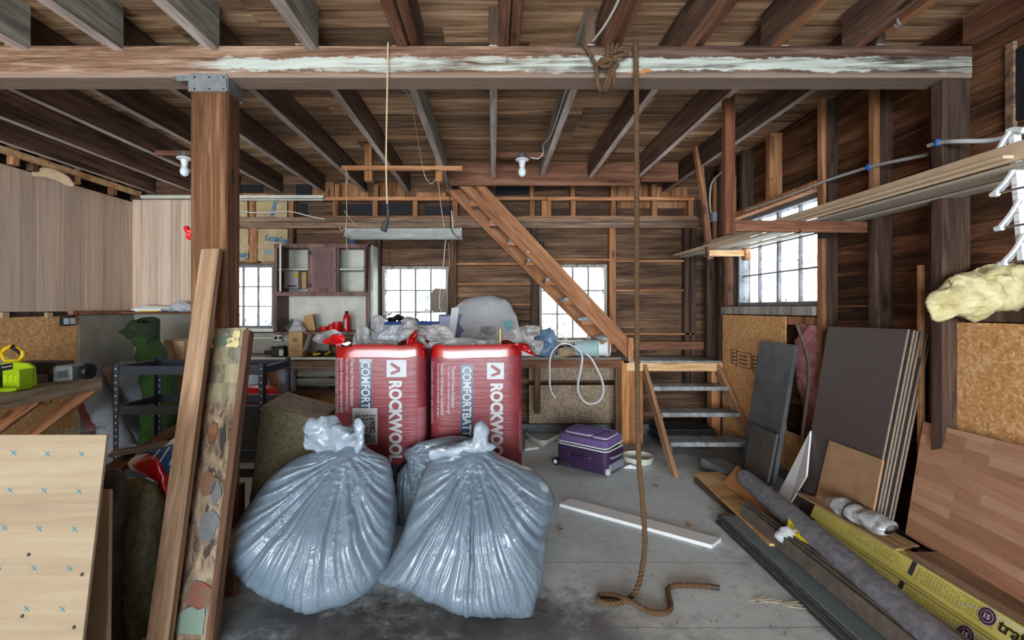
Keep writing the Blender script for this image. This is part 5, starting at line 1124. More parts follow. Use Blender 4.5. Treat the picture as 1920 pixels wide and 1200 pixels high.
K = lambda x, y, d=0: P(x, y, YK-d)
loops = [[K(1093, 78, -.1), K(1097, 86, .0), K(1106, 100, .01), K(1114, 116, .015), K(1118, 124, .02), K(1120, 150, .015), K(1124, 168, .0), K(1132, 172, -.06)],
         [K(1141, 78, -.08), K(1140, 88, .01), K(1140, 108, .02), K(1146, 118, .045), K(1140, 124, .05), K(1128, 124, .04), K(1124, 116, .04), K(1132, 110, .045), K(1146, 112, .05), K(1156, 114, .04), K(1157, 122, .03), K(1150, 128, .02), K(1143, 150, .015), K(1136, 168, .0), K(1134, 172, -.05)],
         [K(1149, 78, -.08), K(1148, 88, .015), K(1145, 104, .025), K(1150, 98, .05), K(1162, 94, .045), K(1174, 98, .03), K(1175, 104, .035), K(1166, 104, .05), K(1152, 108, .05), K(1146, 120, .03), K(1139, 146, .02), K(1133, 164, .01), K(1128, 170, -.04)],
         [K(1158, 78, -.08), K(1157, 88, .01), K(1150, 100, .03), K(1148, 118, .02), K(1151, 140, .015), K(1152, 160, .005), K(1148, 172, -.06)],
         [K(1117, 122, .02), K(1128, 118, .05), K(1138, 114, .05), K(1150, 110, .05)]]
for l in loops: rope('knot_turn', l, .0105, 'rope', rk, .055, 8)
# pull cord with plug
pc_ = E('drop_cord', 'pale drop cord with a dark plug hanging in front of the beam', 'cord', P(725, 430, 2.38))
wire('cord', [V((px(728, 2.5), 2.5, ZBT+.004)), V((px(728, 2.41), 2.408, ZBT+.006)), P(727, 100, 2.395), P(726, 170, 2.39), P(724, 300, 2.38), P(726, 385, 2.38)], .004, 'twine', pc_)
MB().tube([P(726, 382, 2.38), P(728, 396, 2.38), P(727, 410, 2.38), P(723, 420, 2.378), P(719, 433, 2.375)], [.006, .007, .008, .014, .017], 10).build('plug', 'slatedark', pc_, smooth=True)
# bulbs
def bulb(x, y0, Y, lab):
    top = P(x, y0, Y); r = E('bulb_holder', lab, 'lamp', top)
    MB().lathe([(.04, 0), (.042, -.01), (.04, -.045)], top, (0, 0, 1), 18).build('junction_box', 'steel2', r, smooth=True)
    MB().lathe([(.058, -.045), (.062, -.05), (.058, -.058), (.034, -.064), (.028, -.085), (.024, -.115)], top, (0, 0, 1), 22).build('socket', 'white', r, smooth=True)
    MB().lathe([(.02, -.112), (.022, -.125), (.034, -.15), (.036, -.17), (.028, -.192), (.012, -.203), (.001, -.205)], top, (0, 0, 1), 18).build('light_bulb', 'bulb', r, smooth=True); return r
bulb(979, 289, 4.33, 'frosted bulb in a white socket under the ceiling in the middle'); bulb(346, 286, 4.12, 'frosted bulb in a white socket just left of the timber post')
cw = [V((.51, 2.45, ZJ+.05)), V((.50, 2.6, ZJ+.02)), V((.497, 3.2, ZJ+.03)), V((.497, 3.8, ZJ+.04)), P(1018, 272, 4.2), P(1019, 285, 4.3), P(1010, 297, 4.33), P(995, 295, 4.33), P(985, 292, 4.33)]
cw = [V((.455-.0, v.y, v.z)) if 0 < i < 4 else v for i, v in enumerate(cw)]
o = wire('white_cable', [V((.53, 1.0, ZJ-.02)), V((.535, 2.0, ZJ-.02)), V((.50, 2.38, ZJ))]+cw, .0055, 'cablewhite'); tag(o, 'white electric cable stapled along a joist to the middle bulb', 'cable')
# light rack: stick, two hangers, strings and shop light
YL = 4.45
o = B('hanger_block', (px(684, YL), YL-.02, pz(340, YL)), (px(698, YL), YL+.06, 2.92), 'postlum2'); tag(o, 'brown wood hanger block left under the joists above the shop light', 'wood block')
o = B('hanger_block', (px(817, YL), YL-.02, pz(341, YL)), (px(830, YL), YL+.06, 2.92), 'postlum2'); tag(o, 'brown wood hanger block right under the joists above the shop light', 'wood block')
o = board('hanging_stick', P(641, 315, YL-.05), P(867, 316, YL-.05), .03, .04, 'lumber'); tag(o, 'horizontal wooden stick nailed under the joists above the shop light', 'stick')
sl_ = E('shop_light', 'long metal fluorescent shop light hung on strings', 'light fixture', P(757, 445, YL))
xa_, xb_ = px(650, YL), px(866, YL); z0, z1 = pz(446, YL), pz(429, YL)
MB().prism([V((xa_, YL-.10, z0)), V((xa_, YL-.05, z0+.055)), V((xa_, YL-.03, z1)), V((xa_, YL+.03, z1)), V((xa_, YL+.05, z0+.055)), V((xa_, YL+.10, z0)), V((xa_, YL+.096, z0)), V((xa_, YL+.03, z0+.05)), V((xa_, YL-.03, z0+.05)), V((xa_, YL-.096, z0))], (xb_-xa_, 0, 0)).build('reflector', 'lampsteel', sl_)
for dy in (-.045, .045): MB().tube([V((xa_+.03, YL+dy, z0+.022)), V((xb_-.03, YL+dy, z0+.022))], .0125, 12).build('tube_lamp', 'white', sl_, smooth=True)
for x in (xa_, xb_-.01): B('end_cap', (x, YL-.05, z0+.003), (x+.01, YL+.05, z1), 'lampsteel', sl_)
def strings(nm, runs, lab):
    r = E(nm, lab, 'string', runs[0][0])
    for q in runs: wire('strand', q, .0035, 'twine', r, 5)
strings('hanging_string', [[P(648, 312, YL-.07), P(649, 345, YL-.06), P(650, 400, YL), P(649, 440, YL), P(651, 470, YL)], [P(648, 318, YL-.06), P(653, 330, YL-.06), P(649, 350, YL-.05)], [P(649, 425, YL), P(640, 432, YL-.02), P(637, 425, YL-.02)]], 'twine tying the left end of the shop light to the stick')
strings('hanging_string', [[P(822, 340, YL), P(826, 380, YL), P(833, 428, YL)], [P(645, 395, YL), P(668, 425, YL)]], 'twine tying the right end of the shop light to the hanger block')
o = wire('thin_cord', [P(756, 165, 2.6), P(770, 190, 3.0), P(780, 240, 3.6), P(790, 300, 4.3), P(797, 330, 4.4), P(808, 344, 4.42), P(817, 336, 4.44)], .0035, 'twine'); tag(o, 'thin pale cord trailing from the beam to the right hanger block', 'cord')
o = wire('lamp_wire', [P(846, 395, YL), P(849, 420, YL), P(846, 438, YL), P(836, 450, 4.6), P(832, 490, 4.9), P(826, 540, 5.1), P(824, 575, 5.15), P(835, 600, 5.15)], .005, 'cablewhite'); tag(o, 'white lamp wire drooping from the shop light to the bench', 'wire')
o = wire('lamp_wire', [P(842, 340, YL), P(844, 385, YL), P(845, 420, YL-.11), P(849, 436, YL-.115), P(860, 447, YL-.115)], .0045, 'black'); tag(o, 'black wire looping over the right end of the shop light', 'wire')
o = wire('thin_cord', [P(724, 440, 5.1), P(730, 480, 5.1), P(740, 555, 5.1), P(746, 590, 5.1)], .003, 'ink'); tag(o, 'dark thin cord hanging in front of the middle back window', 'cord')
o = wire('thin_cord', [P(841, 455, 5.0), P(842, 500, 5.0), P(832, 550, 5.0), P(817, 588, 5.0)], .003, 'twine'); tag(o, 'pale thin cord hanging by the right edge of the middle back window', 'cord')
o = wire('white_cable', [P(440, 395, 5.4), P(465, 398, 5.38), P(500, 399, 5.4), P(538, 397, 5.4), P(552, 398, 5.4), P(575, 404, 5.4), P(608, 411, 5.4)], .006, 'cablewhite'); tag(o, 'white cable running across the paper faced insulation at back left', 'cable')
o = MB().inflate([(344, 427), (351, 424), (355, 432), (359, 428), (362, 440), (358, 449), (350, 446), (351, 438)], 2.5, .015, nz=(40, .006), n=40).build('red_clip', 'red', smooth='all'); tag(o, 'red plastic toy shaped clip on the left side of the post', 'clip')
# cable on the right wall
rc = E('wall_cable', 'grey cable stapled along the right wall studs with a small box', 'cable', W(1540, 350, 2.34))
wire('cable', [W(1920, 247, 2.34), W(1860, 263, 2.34), W(1800, 265, 2.27), W(1770, 267, 2.265), W(1741, 273, 2.27)], .011, 'cable', rc, 8)
wire('cable', [W(1741, 290, 2.38), W(1680, 302, 2.345), W(1628, 314, 2.345), W(1560, 335, 2.345), W(1530, 346, 2.345), W(1480, 366, 2.345), W(1400, 395, 2.345)], .010, 'cable', rc, 8)
for x, y in ((1628, 314), (1758, 268)): p = W(x, y, 2.335 if x < 1700 else 2.262); B('staple', (p.x-.012, p.y-.006, p.z-.018), (p.x+.014, p.y+.006, p.z+.018), 'blue', rc)
wire('cable', [W(1358, 320, 2.33), W(1345, 330, 2.33), W(1334, 345, 2.33), W(1331, 375, 2.33), W(1333, 400, 2.33)], .008, 'cablecream', rc)
p = W(1335, 408, 2.33); B('junction_box', (p.x-.02, p.y-.06, p.z-.05), (p.x+.03, p.y+.02, p.z+.05), 'greyplastic', rc, .005)
# rack of planks hung at right
hk = E('plank_hanger', 'dark wooden hanger nailed to the joist nearer to the viewer', 'hanger', (1.5, 3.05, 1.9))
B('upright', (1.465, 3.03, 1.87), (1.528, 3.08, 2.9), 'studred', hk); board('crossbar', (1.5, 3.06, 1.925), (2.38, 3.06, 1.915), .04, .07, 'lumberdark', hk)
wire('screw_hook', [W(1487, 420, 1.94)+V((0, -.06, 0)), W(1487, 430, 1.94)+V((0, -.06, 0)), W(1490, 436, 1.94)+V((0, -.06, 0)), W(1487, 440, 1.94)+V((0, -.06, 0)), W(1483, 437, 1.94)+V((0, -.06, 0))], .004, 'ink', hk)
hk2 = E('plank_hanger', 'orange and brown wooden hanger holding the far ends of the planks', 'hanger', (2.05, 4.5, 1.9))
board('upright', P(1331, 486, 4.5), P(1311, 300, 4.5), .05, .05, 'lumberdark', hk2, (0, 1, 0)); board('upright_scab', P(1318, 374, 4.45), P(1303, 276, 4.45), .03, .055, 'lumber', hk2, (0, 1, 0)); board('crossbar', P(1328, 475, 4.48), P(1402, 475, 4.48), .05, .055, 'lumberpale', hk2)
B('end_block', (px(1393, 4.48), 4.44, pz(488, 4.48)), (px(1405, 4.48), 4.52, pz(466, 4.48)), 'lumber', hk2, .01)
for i, (x, y0, y1, z) in enumerate(((2.0, 1.84, 5.25, 1.975), (2.10, 1.5, 5.3, 1.96), (2.212, 1.5, 5.2, 1.972), (2.318, 1.6, 5.22, 1.96))):
    o = board('trim_plank', (x, y0, z+.006), (x+.01, y1, z+.006), .09, .014, 'plankpale' if i else 'plankpale2'); tag(o, 'pale primed plank on the overhead hangers, %s from the room side' % ORD[i], 'plank', 'pale planks on the overhead hangers')
o = board('trim_plank', (2.0, 1.79, 2.0), (2.02, 4.6, 1.995), .012, .07, 'plankpale2'); tag(o, 'pale primed plank standing on edge above the overhead planks', 'plank')
# white plastic brackets
br = E('wall_mounted_airer', 'white plastic folding airer rack with chrome rods on the right wall', 'drying rack', W(1890, 360, 2.36))
XBK = 2.36
def bar3(pts, w, h, mat, nm): 
    g = MB()
    sp4 = spline(pts, 6)
    for a, c in zip(sp4, sp4[1:]): g.bar(a, c+(c-a)*.05, w, h, (1, 0, 0))
    g.build(nm, mat, br)
for (pts) in (((1865, 292), (1882, 262), (1893, 246)), ((1860, 365), (1885, 340), (1905, 310)), ((1872, 428), (1893, 403), (1911, 374)), ((1880, 492), (1902, 468), (1920, 438))):
    bar3([W(x, y, 2.10) for x, y in pts], .009, .013, 'white', 'curved_arm'); bar3([W(x+6, y+3, 2.12) for x, y in pts], .009, .007, 'white', 'curved_arm')
pts = [W(1902, 245, 2.13), W(1908, 330, 2.13), W(1915, 430, 2.13), W(1920, 490, 2.13)]
bar3(pts, .02, .032, 'white', 'spine')
bar3([W(1892, 248, 2.12), W(1906, 243, 2.12), W(1922, 244, 2.12)], .02, .03, 'white', 'top_cap')
for (x, y, x2, y2) in ((1862, 364, 1925, 350), (1870, 428, 1925, 420), (1877, 494, 1925, 489)):
    MB().tube([W(x, y, 2.10), W(x2, y2, 2.12)], .005, 8).build('chrome_rod', 'chrome', br, smooth=True); MB().tube([W(x-3, y+1, 2.10), W(x+10, y-1, 2.10)], .011, 10).build('rod_cap', 'white', br, smooth=True)
# eye screw
wire_o = wire('ceiling_hook', [P(1683, 32, 2.183), P(1683, 40, 2.183), P(1688, 46, 2.183), P(1682, 51, 2.183), P(1677, 46, 2.183)], .005, 'steel'); tag(wire_o, 'small pale hook screwed into the joist at upper right', 'hook')
# ================================================================== BACK: cabinet, bench clutter, left corner
YC = 5.12
c_ = lambda x: px(x, YC)
cz = lambda y: pz(y, YC)
hc = E('hutch_cabinet', 'brown wooden wall cabinet with open doors above the bench', 'cabinet', (c_(602), 5.3, cz(622)))
x0, x1 = c_(514), c_(691)
B('side_panel', (x0, YC, cz(624)), (x0+.03, 5.45, cz(458)), 'cab', hc); B('side_panel', (x1-.03, YC, cz(628)), (x1, 5.45, cz(458)), 'cab', hc)
B('top_rail', (x0, YC-.005, cz(465)), (x1, YC+.02, cz(457)), 'cab', hc); B('top_panel', (x0, YC+.02, cz(462)), (x1, 5.45, cz(458)), 'cab', hc)
B('bottom_rail', (x0, YC-.005, cz(555)), (x1, YC+.02, cz(547)), 'cab', hc); B('bottom_panel', (x0+.03, YC+.02, cz(551)), (x1-.03, 5.44, cz(548)), 'cab', hc)
for a, c2 in ((577, 583), (632, 636)): B('stile', (c_(a), YC-.002, cz(548)), (c_(c2), YC+.02, cz(464)), 'cab', hc)
B('back_panel', (x0+.03, 5.42, cz(622)), (x1-.03, 5.44, cz(460)), 'whiteoff', hc)
B('shelf', (x0+.03, YC+.03, cz(506)), (x1-.03, 5.42, cz(503)), 'whiteoff', hc); B('base_shelf', (x0, YC, cz(628)), (x1, 5.45, cz(622)), 'cab', hc)
d = B('door', (c_(583), YC-.022, cz(548)), (c_(632), YC-.003, cz(464)), 'cab', hc); B('door_panel', (c_(591), YC-.026, cz(540)), (c_(624), YC-.0225, cz(472)), 'cabpanel', d)
for y in (475, 535): B('hinge', (c_(579), YC-.026, cz(y+4)), (c_(586), YC-.0225, cz(y-4)), 'black', d)
MB().lathe([(.004, 0), (.009, .008), (.009, .014)], (c_(630), YC-.022, cz(507)), (0, -1, 0), 10).build('knob', 'black', d)
for xx, w, m, lab in ((c_(524), .018, 'whiteoff', None), (c_(683), .018, 'cab', None)):
    kk = (YC-.27)/YC; d = MB().hexa([V((xx*kk, YC-.27, cz(548))), V((xx*kk+w, YC-.27, cz(548))), V((xx+w, YC-.006, cz(548))), V((xx, YC-.006, cz(548)))], [V((xx*kk, YC-.27, cz(463))), V((xx*kk+w, YC-.27, cz(463))), V((xx+w, YC-.006, cz(463))), V((xx, YC-.006, cz(463)))]).build('door', m, hc, bevel=.002); B('hinge', (xx-.003, YC-.02, cz(505)), (xx, YC-.005, cz(498)), 'black', d)
o = B('leaning_door', (px(698, 5.3), 5.2, pz(602, 5.3)-.12), (px(704, 5.3), 5.42, pz(462, 5.3)), 'whiteoff'); tag(o, 'white painted door panel standing on edge right of the brown cabinet', 'door panel')
def boxthing(nm, x0, x1, y0, y1, Y, dep, mat, lab, cat='box', rot=0.):
    o = B(nm, (px(x0, Y), Y, pz(y1, Y)), (px(x1, Y), Y+dep, pz(y0, Y)), mat, None, .003); tag(o, lab, cat)
    return o
zb = .892
o = boxthing('carton', 533, 559, 508, 541, 5.2, .12, 'cardgreyw', 'small grey printed box with a yellow tag inside the cabinet left side'); B('yellow_tag', (px(550, 5.19), 5.197, pz(520, 5.2)), (px(558, 5.19), 5.2, pz(512, 5.2)), 'yellow', o); B('print_bar', (px(538, 5.19), 5.197, pz(538, 5.2)), (px(556, 5.19), 5.2, pz(535, 5.2)), 'maroon', o)
B('_', (0, 0, 0), (0, 0, 0), 'cab') if 0 else None
o = boxthing('carton', 560, 574, 510, 541, 5.3, .1, 'card', 'plain brown carton beside the grey printed box in the cabinet')
def onbench(x, Y): return V((px(x, Y), Y, zb))
# fire extinguisher and red things on the hutch base
zs_ = cz(622)+.001
ex = E('fire_extinguisher', 'small red fire extinguisher standing under the cabinet', 'fire extinguisher', V((px(650, 5.25), 5.25, zs_)))
MB().lathe([(.036, 0), (.037, .01), (.037, .15), (.03, .175), (.014, .19)], V((px(650, 5.25), 5.25, zs_)), (0, 0, 1), 18).build('cylinder', 'red', ex, smooth=True)
MB().lathe([(.014, .19), (.02, .195), (.02, .215), (.012, .22)], V((px(650, 5.25), 5.25, zs_)), (0, 0, 1), 12).build('valve_cap', 'black', ex, smooth=True)
B('print_label', (px(650, 5.25)-.012, 5.21, zs_+.03), (px(650, 5.25)+.01, 5.214, zs_+.13), 'whiteprint', ex)
for x, r, hgt, nm, lab in ((607, .048, .05, 'tape_roll', 'low red roll of tape under the cabinet'), (621, .03, .075, 'red_can', 'small red can beside the red roll under the cabinet'), (632, .05, .10, 'red_jar', 'wide red jar left of the fire extinguisher')):
    o = MB().lathe([(r*.95, 0), (r, .004), (r, hgt-.004), (r*.92, hgt)], V((px(x, 5.25), 5.25, zs_)), (0, 0, 1), 20).build(nm, 'red', smooth=True); tag(o, lab, 'can')
# wire tangle and brown open box on the bench
ob = E('open_carton', 'open brown carton with a round logo standing on the bench', 'carton', onbench(556, 5.05))
a, b_ = px(541, 5.03), px(567, 5.03); t_ = pz(622, 5.03)
B('carton_body', (a, 5.03, zb), (b_, 5.17, t_), 'card', ob); 
sheet('carton_flap', [V((b_, 5.03, t_)), V((b_, 5.17, t_)), V((b_+.10, 5.15, t_-.035)), V((b_+.10, 5.04, t_-.035))], .003, 'card', ob); sheet('carton_flap', [V((a, 5.03, t_)), V((a, 5.17, t_)), V((a-.03, 5.17, t_+.05)), V((a-.03, 5.03, t_+.05))], .003, 'card', ob)
sheet('white_side', [V((b_+.001, 5.04, zb+.06)), V((b_+.001, 5.16, zb+.06)), V((b_+.06, 5.15, t_-.02)), V((b_+.06, 5.05, t_-.02))], .003, 'white', ob)
cc = V(((a+b_)/2, 5.0285, zb+.175)); g = MB(); g.tube([cc+V((math.cos(t), 0, math.sin(t)))*.025 for t in [2*PI*k/24 for k in range(24)]], .003, 4, closed=True); g.tube([cc+V((math.cos(t)*.012, 0, .012*math.sin(2*t)*.5)) for t in [2*PI*k/16 for k in range(16)]], .003, 4, closed=True); g.build('round_logo', 'ink', ob)
for i in range(3): board('print_line', V((a+.03, 5.0285, zb+.12-.03*i)), V((b_-.03, 5.0285, zb+.12-.03*i)), .001, .005, 'inkbrown', ob)
k = random.Random(3)
def tangle(nm, x, y, Y, rx, rz, n, r, mat, lab, cat, seed):
    k = random.Random(seed); g = MB(); c = P(x, y, Y)
    pts = [c+V((k.uniform(-rx, rx), k.uniform(-.05, .05), k.uniform(-rz, rz))) for _ in range(n)]
    g.tube(spline(pts, 7), r, 6); o = g.build(nm, mat, smooth=True); tag(o, lab, cat); return o
tangle('cable_tangle', 540, 612, 5.2, .07, .09, 14, .006, 'greendark', 'dark green cable tangle beside the open carton on the bench', 'cable', 3)
o = MB().inflate([(545, 622), (548, 606), (558, 603), (568, 612), (574, 624), (562, 626)], 5.1, .05, nz=(20, .02)).build('plastic_bag', 'clear', smooth='all'); tag(o, 'clear plastic bag spilling from the open brown carton', 'plastic bag')
o = MB().hexa([P(566, 640, 5.2), P(592, 640, 5.2), P(592, 640, 5.3), P(566, 640, 5.3)], [P(570, 612, 5.2), P(586, 608, 5.2), P(586, 608, 5.3), P(570, 612, 5.3)]).build('open_box', 'card'); tag(o, 'tan box end leaning behind the open carton', 'box'); o.location.z = zs_
tp = E('tape_gun', 'black tape gun with a printed label lying on the bench', 'tool', onbench(520, 5.03)); 
rb_ = B('gun_body', (px(508, 5.03), 5.02, zb), (px(533, 5.03), 5.12, zb+.11), 'black', tp, .01); B('gun_arm', (px(493, 5.03), 5.04, zb+.02), (px(508, 5.03), 5.09, zb+.065), 'black', tp, .008); B('print_label', (px(524, 5.03), 5.017, zb+.01), (px(532, 5.03), 5.02, zb+.075), 'whiteoff', tp); MB().lathe([(.05, 0), (.052, .006), (.04, .008)], V((px(521, 5.03), 5.07, zb+.11)), (0, 0, 1), 18).build('lid', 'greyplastic', tp, smooth=True)
tl = E('drill_tools', 'yellow and black hand tools heaped on the bench behind the left sack', 'tools', onbench(590, 5.1)); k = random.Random(8)
for i in range(4): p = onbench(578+i*10, 5.03+.03*i)+V((0, 0, .02)); MB().tube([p, p+V((k.uniform(.04, .09), k.uniform(-.02, .05), k.uniform(0, .05)))], [.014, .01], 8).build('tool_handle', 'yellow' if i % 2 else 'black', tl, smooth=True)
MB().ball(onbench(600, 5.1)+V((0, 0, .03)), (.05, .04, .03)).build('tool_body', 'black', tl, smooth=True)
bp = E('wall_outlet', 'grey double outlet box on the painted boards under the left window', 'outlet', P(522, 634, 5.42))
B('box', (px(513, 5.42), 5.40, pz(640, 5.42)), (px(531, 5.42), 5.44, pz(627, 5.42)), 'steel', bp, .005)
for x in (517.5, 526): MB().lathe([(.02, 0), (.02, .004)], P(x, 633.5, 5.40), (0, -1, 0), 16).build('socket_face', 'black', bp)
wire('conduit', [P(445, 633, 5.43), P(480, 634, 5.43), P(513, 633.5, 5.42)], .006, 'cablewhite', bp); wire('conduit', [P(531, 634, 5.42), P(540, 637, 5.42), P(560, 640, 5.43)], .006, 'cablewhite', bp)
# blue tote with junk
tt = E('blue_tote', 'pale blue rimmed tote full of black parts before the middle window', 'tote', onbench(770, 5.05)); a, b_ = px(697, 5.03), px(822, 5.03); t_ = pz(606, 5.03)
MB().hexa([V((a+.03, 5.0, zb)), V((b_-.03, 5.0, zb)), V((b_-.03, 5.3, zb)), V((a+.03, 5.3, zb))], [V((a, 4.98, t_)), V((b_, 4.98, t_)), V((b_, 5.33, t_)), V((a, 5.33, t_))]).build('tote_body', 'tealpale2', tt); g = MB(); g.tube([V((a, 4.97, t_)), V((b_, 4.97, t_)), V((b_, 5.34, t_)), V((a, 5.34, t_))], .014, 8, closed=True); g.build('tote_rim', 'blue', tt)
k = random.Random(6)
for i, (x, y, r) in enumerate(((735, 596, .05), (748, 592, .06), (760, 600, .05), (775, 598, .05), (790, 602, .04), (722, 602, .04))):
    o = MB().ball(P(x, y+4, 5.13), (r, r*.8, r*.6), 12).build('black_part', 'black', smooth=True)
    for v in o.data.vertices: v.co += noise.noise_vector(v.co*25+V((i, 0, 0)))*.025
    tag(o, 'lumpy black spare part heaped in the blue rimmed tote, %s in the heap' % ORD[i], 'spare part', 'black parts in the tote')
tangle('wire_coil', 728, 592, 5.1, .06, .05, 9, .004, 'black', 'thin black wire loops sticking out of the blue rimmed tote', 'wire', 12)
for i, (x, y) in enumerate(((780, 588), (800, 584))): 
    g = MB(); p = P(x, y, 5.25)
    for j in range(4): g.bar(p+V((-.05+.01*j, .01*j, .012*j-.02)), p+V((.06-.01*j, .01*j, .014*j-.02)), .012, .006)
    g.bar(p+V((0, 0, -.12)), p+V((0, 0, .02)), .006, .006); o = g.build('metal_bracket', 'black'); tag(o, 'dark spiky metal bracket silhouetted before the middle window, %s from the left' % ORD[i], 'bracket', 'metal brackets on the tote')
o = boxthing('navy_carton', 822, 886, 590, 628, 4.99, .3, 'navy', 'dark blue square carton on the bench behind the right sack'); o.location.z = zb; o.scale.z = (pz(590, 4.99)-zb)/(pz(590, 4.99)-pz(628, 4.99))
B('pale_face', (px(824, 4.988), 4.986, zb+.02), (px(846, 4.988), 4.989, pz(593, 4.99)), 'lilac', o)
o = sheet('white_card', [P(838, 640, 4.96), P(852, 640, 4.96), P(861, 577, 5.0), P(847, 577, 5.0)], .006, 'whiteboard'); tag(o, 'small white card standing in front of the dark blue carton', 'card')
cbg = E('clear_bag', 'large clear plastic bag of packing on the bench by the staircase', 'plastic bag', onbench(910, 5.1))
MB().inflate([(846, 588), (858, 572), (880, 560), (910, 554), (938, 558), (955, 570), (968, 595), (972, 622), (966, 655), (900, 664), (850, 660), (848, 620)], 5.12, .16, .14, k=3, nz=(9, .015), n=90, m=14, c=(910, 612), zmin=zb).build('bag_film', 'clear', cbg, smooth='all')
MB().inflate([(888, 640), (892, 608), (915, 592), (935, 604), (930, 636), (910, 648)], 5.0, .04, nz=(10, .02), zmin=zb).build('white_packing', 'filmgrey', cbg, smooth='all')
sheet('teal_label', [P(944, 604, 4.945), P(958, 600, 4.945), P(961, 615, 4.945), P(950, 620, 4.945)], .002, 'teal', cbg)
for i, (q, lab) in enumerate(((((968, 640), (1003, 640), (1000, 592), (970, 590)), 'white boxed appliance right of the clear bag'), (((996, 640), (1012, 640), (1007, 590), (990, 588)), 'grey edged white box behind the white appliance box'))):
    o = MB().prism([P(x, y, 5.12+.06*i) for x, y in q], (0, .12, 0)).build('white_box', 'white' if not i else 'windowgrey'); tag(o, lab, 'box'); o.location.z = zb
o = MB().inflate([(1006, 640), (1012, 622), (1030, 616), (1042, 624), (1044, 660), (1030, 672), (1010, 668)], 5.02, .06, nz=(14, .02), zmin=zb).build('blue_film', 'bluefilm', smooth='all'); tag(o, 'crumpled blue plastic pack on the bench right of the red sacks', 'plastic pack')
for i, (x, m, Y, lab) in enumerate(((1108, 'tealpale', 5.0, 'pale teal round tub lying on the bench under the staircase'), (1128, 'white', 5.06, 'white round tub lying behind the pale teal one'))):
    r = E('round_tub', lab, 'tub', onbench(x, Y)); p = onbench(x, Y)+V((-.14, .06, .09)); ax = V((.9, -.42, 0)).normalized()
    MB().lathe([(.082, 0), (.084, .008), (.084, .20)], p, ax, 26).build('tub_body', m if i else 'tealprint', r, smooth=True); MB().lathe([(.089, .20), (.089, .232), (.08, .236), (.076, .230), (.001, .230)], p, ax, 26).build('tub_lid', m, r, smooth=True)
tb = MB(); p = onbench(1052, 4.97)+V((0, 0, .05)); d2 = V((.75, .62, .0)).normalized()
tb.lathe([(.046, 0), (.05, .001), (.05, .30), (.046, .30), (.044, .01)], p, d2, 22); o = tb.build('cardboard_tube', 'cardpale', smooth=True); tag(o, 'open cardboard tube lying on the bench edge by the white coil', 'tube')
o = board('silver_bar', P(1042, 640, 4.95), P(1098, 668, 4.97), .03, .012, 'windowgrey'); tag(o, 'grey metal bar lying slanted on the bench beside the tubs', 'bar')
o = board('pale_batten', P(1040, 618, 5.15), P(1068, 642, 5.1), .02, .01, 'whiteoff'); tag(o, 'thin pale batten leaning over the bench clutter below the right back window', 'batten')
ws = [P(x, y, 4.93) for x, y in ((1041, 747), (1032, 730), (1030, 700), (1031, 672), (1038, 655), (1052, 645), (1068, 646), (1084, 655), (1091, 668), (1089, 690), (1084, 715), (1084, 735), (1094, 752), (1108, 757), (1124, 750), (1131, 733), (1128, 712), (1118, 690), (1108, 672), (1096, 662))]
g = MB(); sp5 = spline(ws, 6)
for a, c2 in zip(sp5, sp5[1:]): g.bar(a, c2+(c2-a)*.06, .012, .03, (0.25, -1, 0.0001))
o = g.build('hanging_trim_coil', 'whitepvc'); tag(o, 'white flexible trim strip looping down over the bench front', 'strip')
# under the bench, left part
bk = E('white_bucket', 'pale blue white bucket under the bench behind the steel shelf', 'bucket', (px(470, 4.6), 4.6, .536)); MB().lathe([(.10, 0), (.12, .28), (.125, .30), (.11, .30)], V((px(470, 4.6), 4.6, .536)), (0, 0, 1), 24).build('bucket_body', 'tealpale2', bk, smooth=True)
o = MB().inflate([(448, 735), (455, 724), (480, 722), (510, 726), (520, 735), (518, 752), (480, 756), (450, 752)], 4.35, .12, n=60, k=4).build('red_tool_bag', 'red', smooth='all'); tag(o, 'red tool case seen through the steel shelf', 'case')
o = B('crate_stack', (px(446, 4.5), 4.35, 0), (px(520, 4.5), 4.75, .535), 'slatedark'); tag(o, 'dark crate under the red case behind the steel shelf', 'crate')
o = MB().lathe([(.13, 0), (.13, .34), (.12, .35)], V((px(528, 5.1), 5.14, .45)), (0, 0, 1), 24).build('grey_drum', 'lilacgrey', smooth=True); tag(o, 'pale grey drum under the bench near the orange brace', 'drum'); o.location.z = .521; 
# ---- steel shelf frame
sf = E('steel_shelf', 'navy steel boltless shelf frame without boards', 'shelf unit', (-2.05, 3.4, 0)); fx0, fx1, ry, fy = -2.535, -1.53, 3.62, 3.2; zt_ = 1.03
for x, y in ((fx0, fy), (fx1, fy), (fx0+.0, ry), (fx1+.0, ry)):
    s = 1 if x < -2 else -1; g = MB(); g.box((x, y, 0.0), (x+s*.036, y+.003*(1 if y == fy else -1), zt_)) if 0 else g.box((min(x, x+s*.036), y, 0), (max(x, x+s*.036), y+.003, zt_)); g.box((min(x, x+s*.003), y, 0), (max(x, x+s*.003), y+(.036 if y == fy else -.036), zt_)) if y == fy else g.box((min(x, x+s*.003), y-.036, 0), (max(x, x+s*.003), y, zt_))
    up_ = g.build('upright', 'shelfsteel', sf); h = MB()
    for i in range(24): MB  # keyholes
    for i in range(22): z = .05+i*.045; h.lathe([(.006, 0), (.006, .001)], V((x+s*.018, y-.0005, z)), (0, -1, 0), 8)
    h.build('keyholes', 'hole', up_)
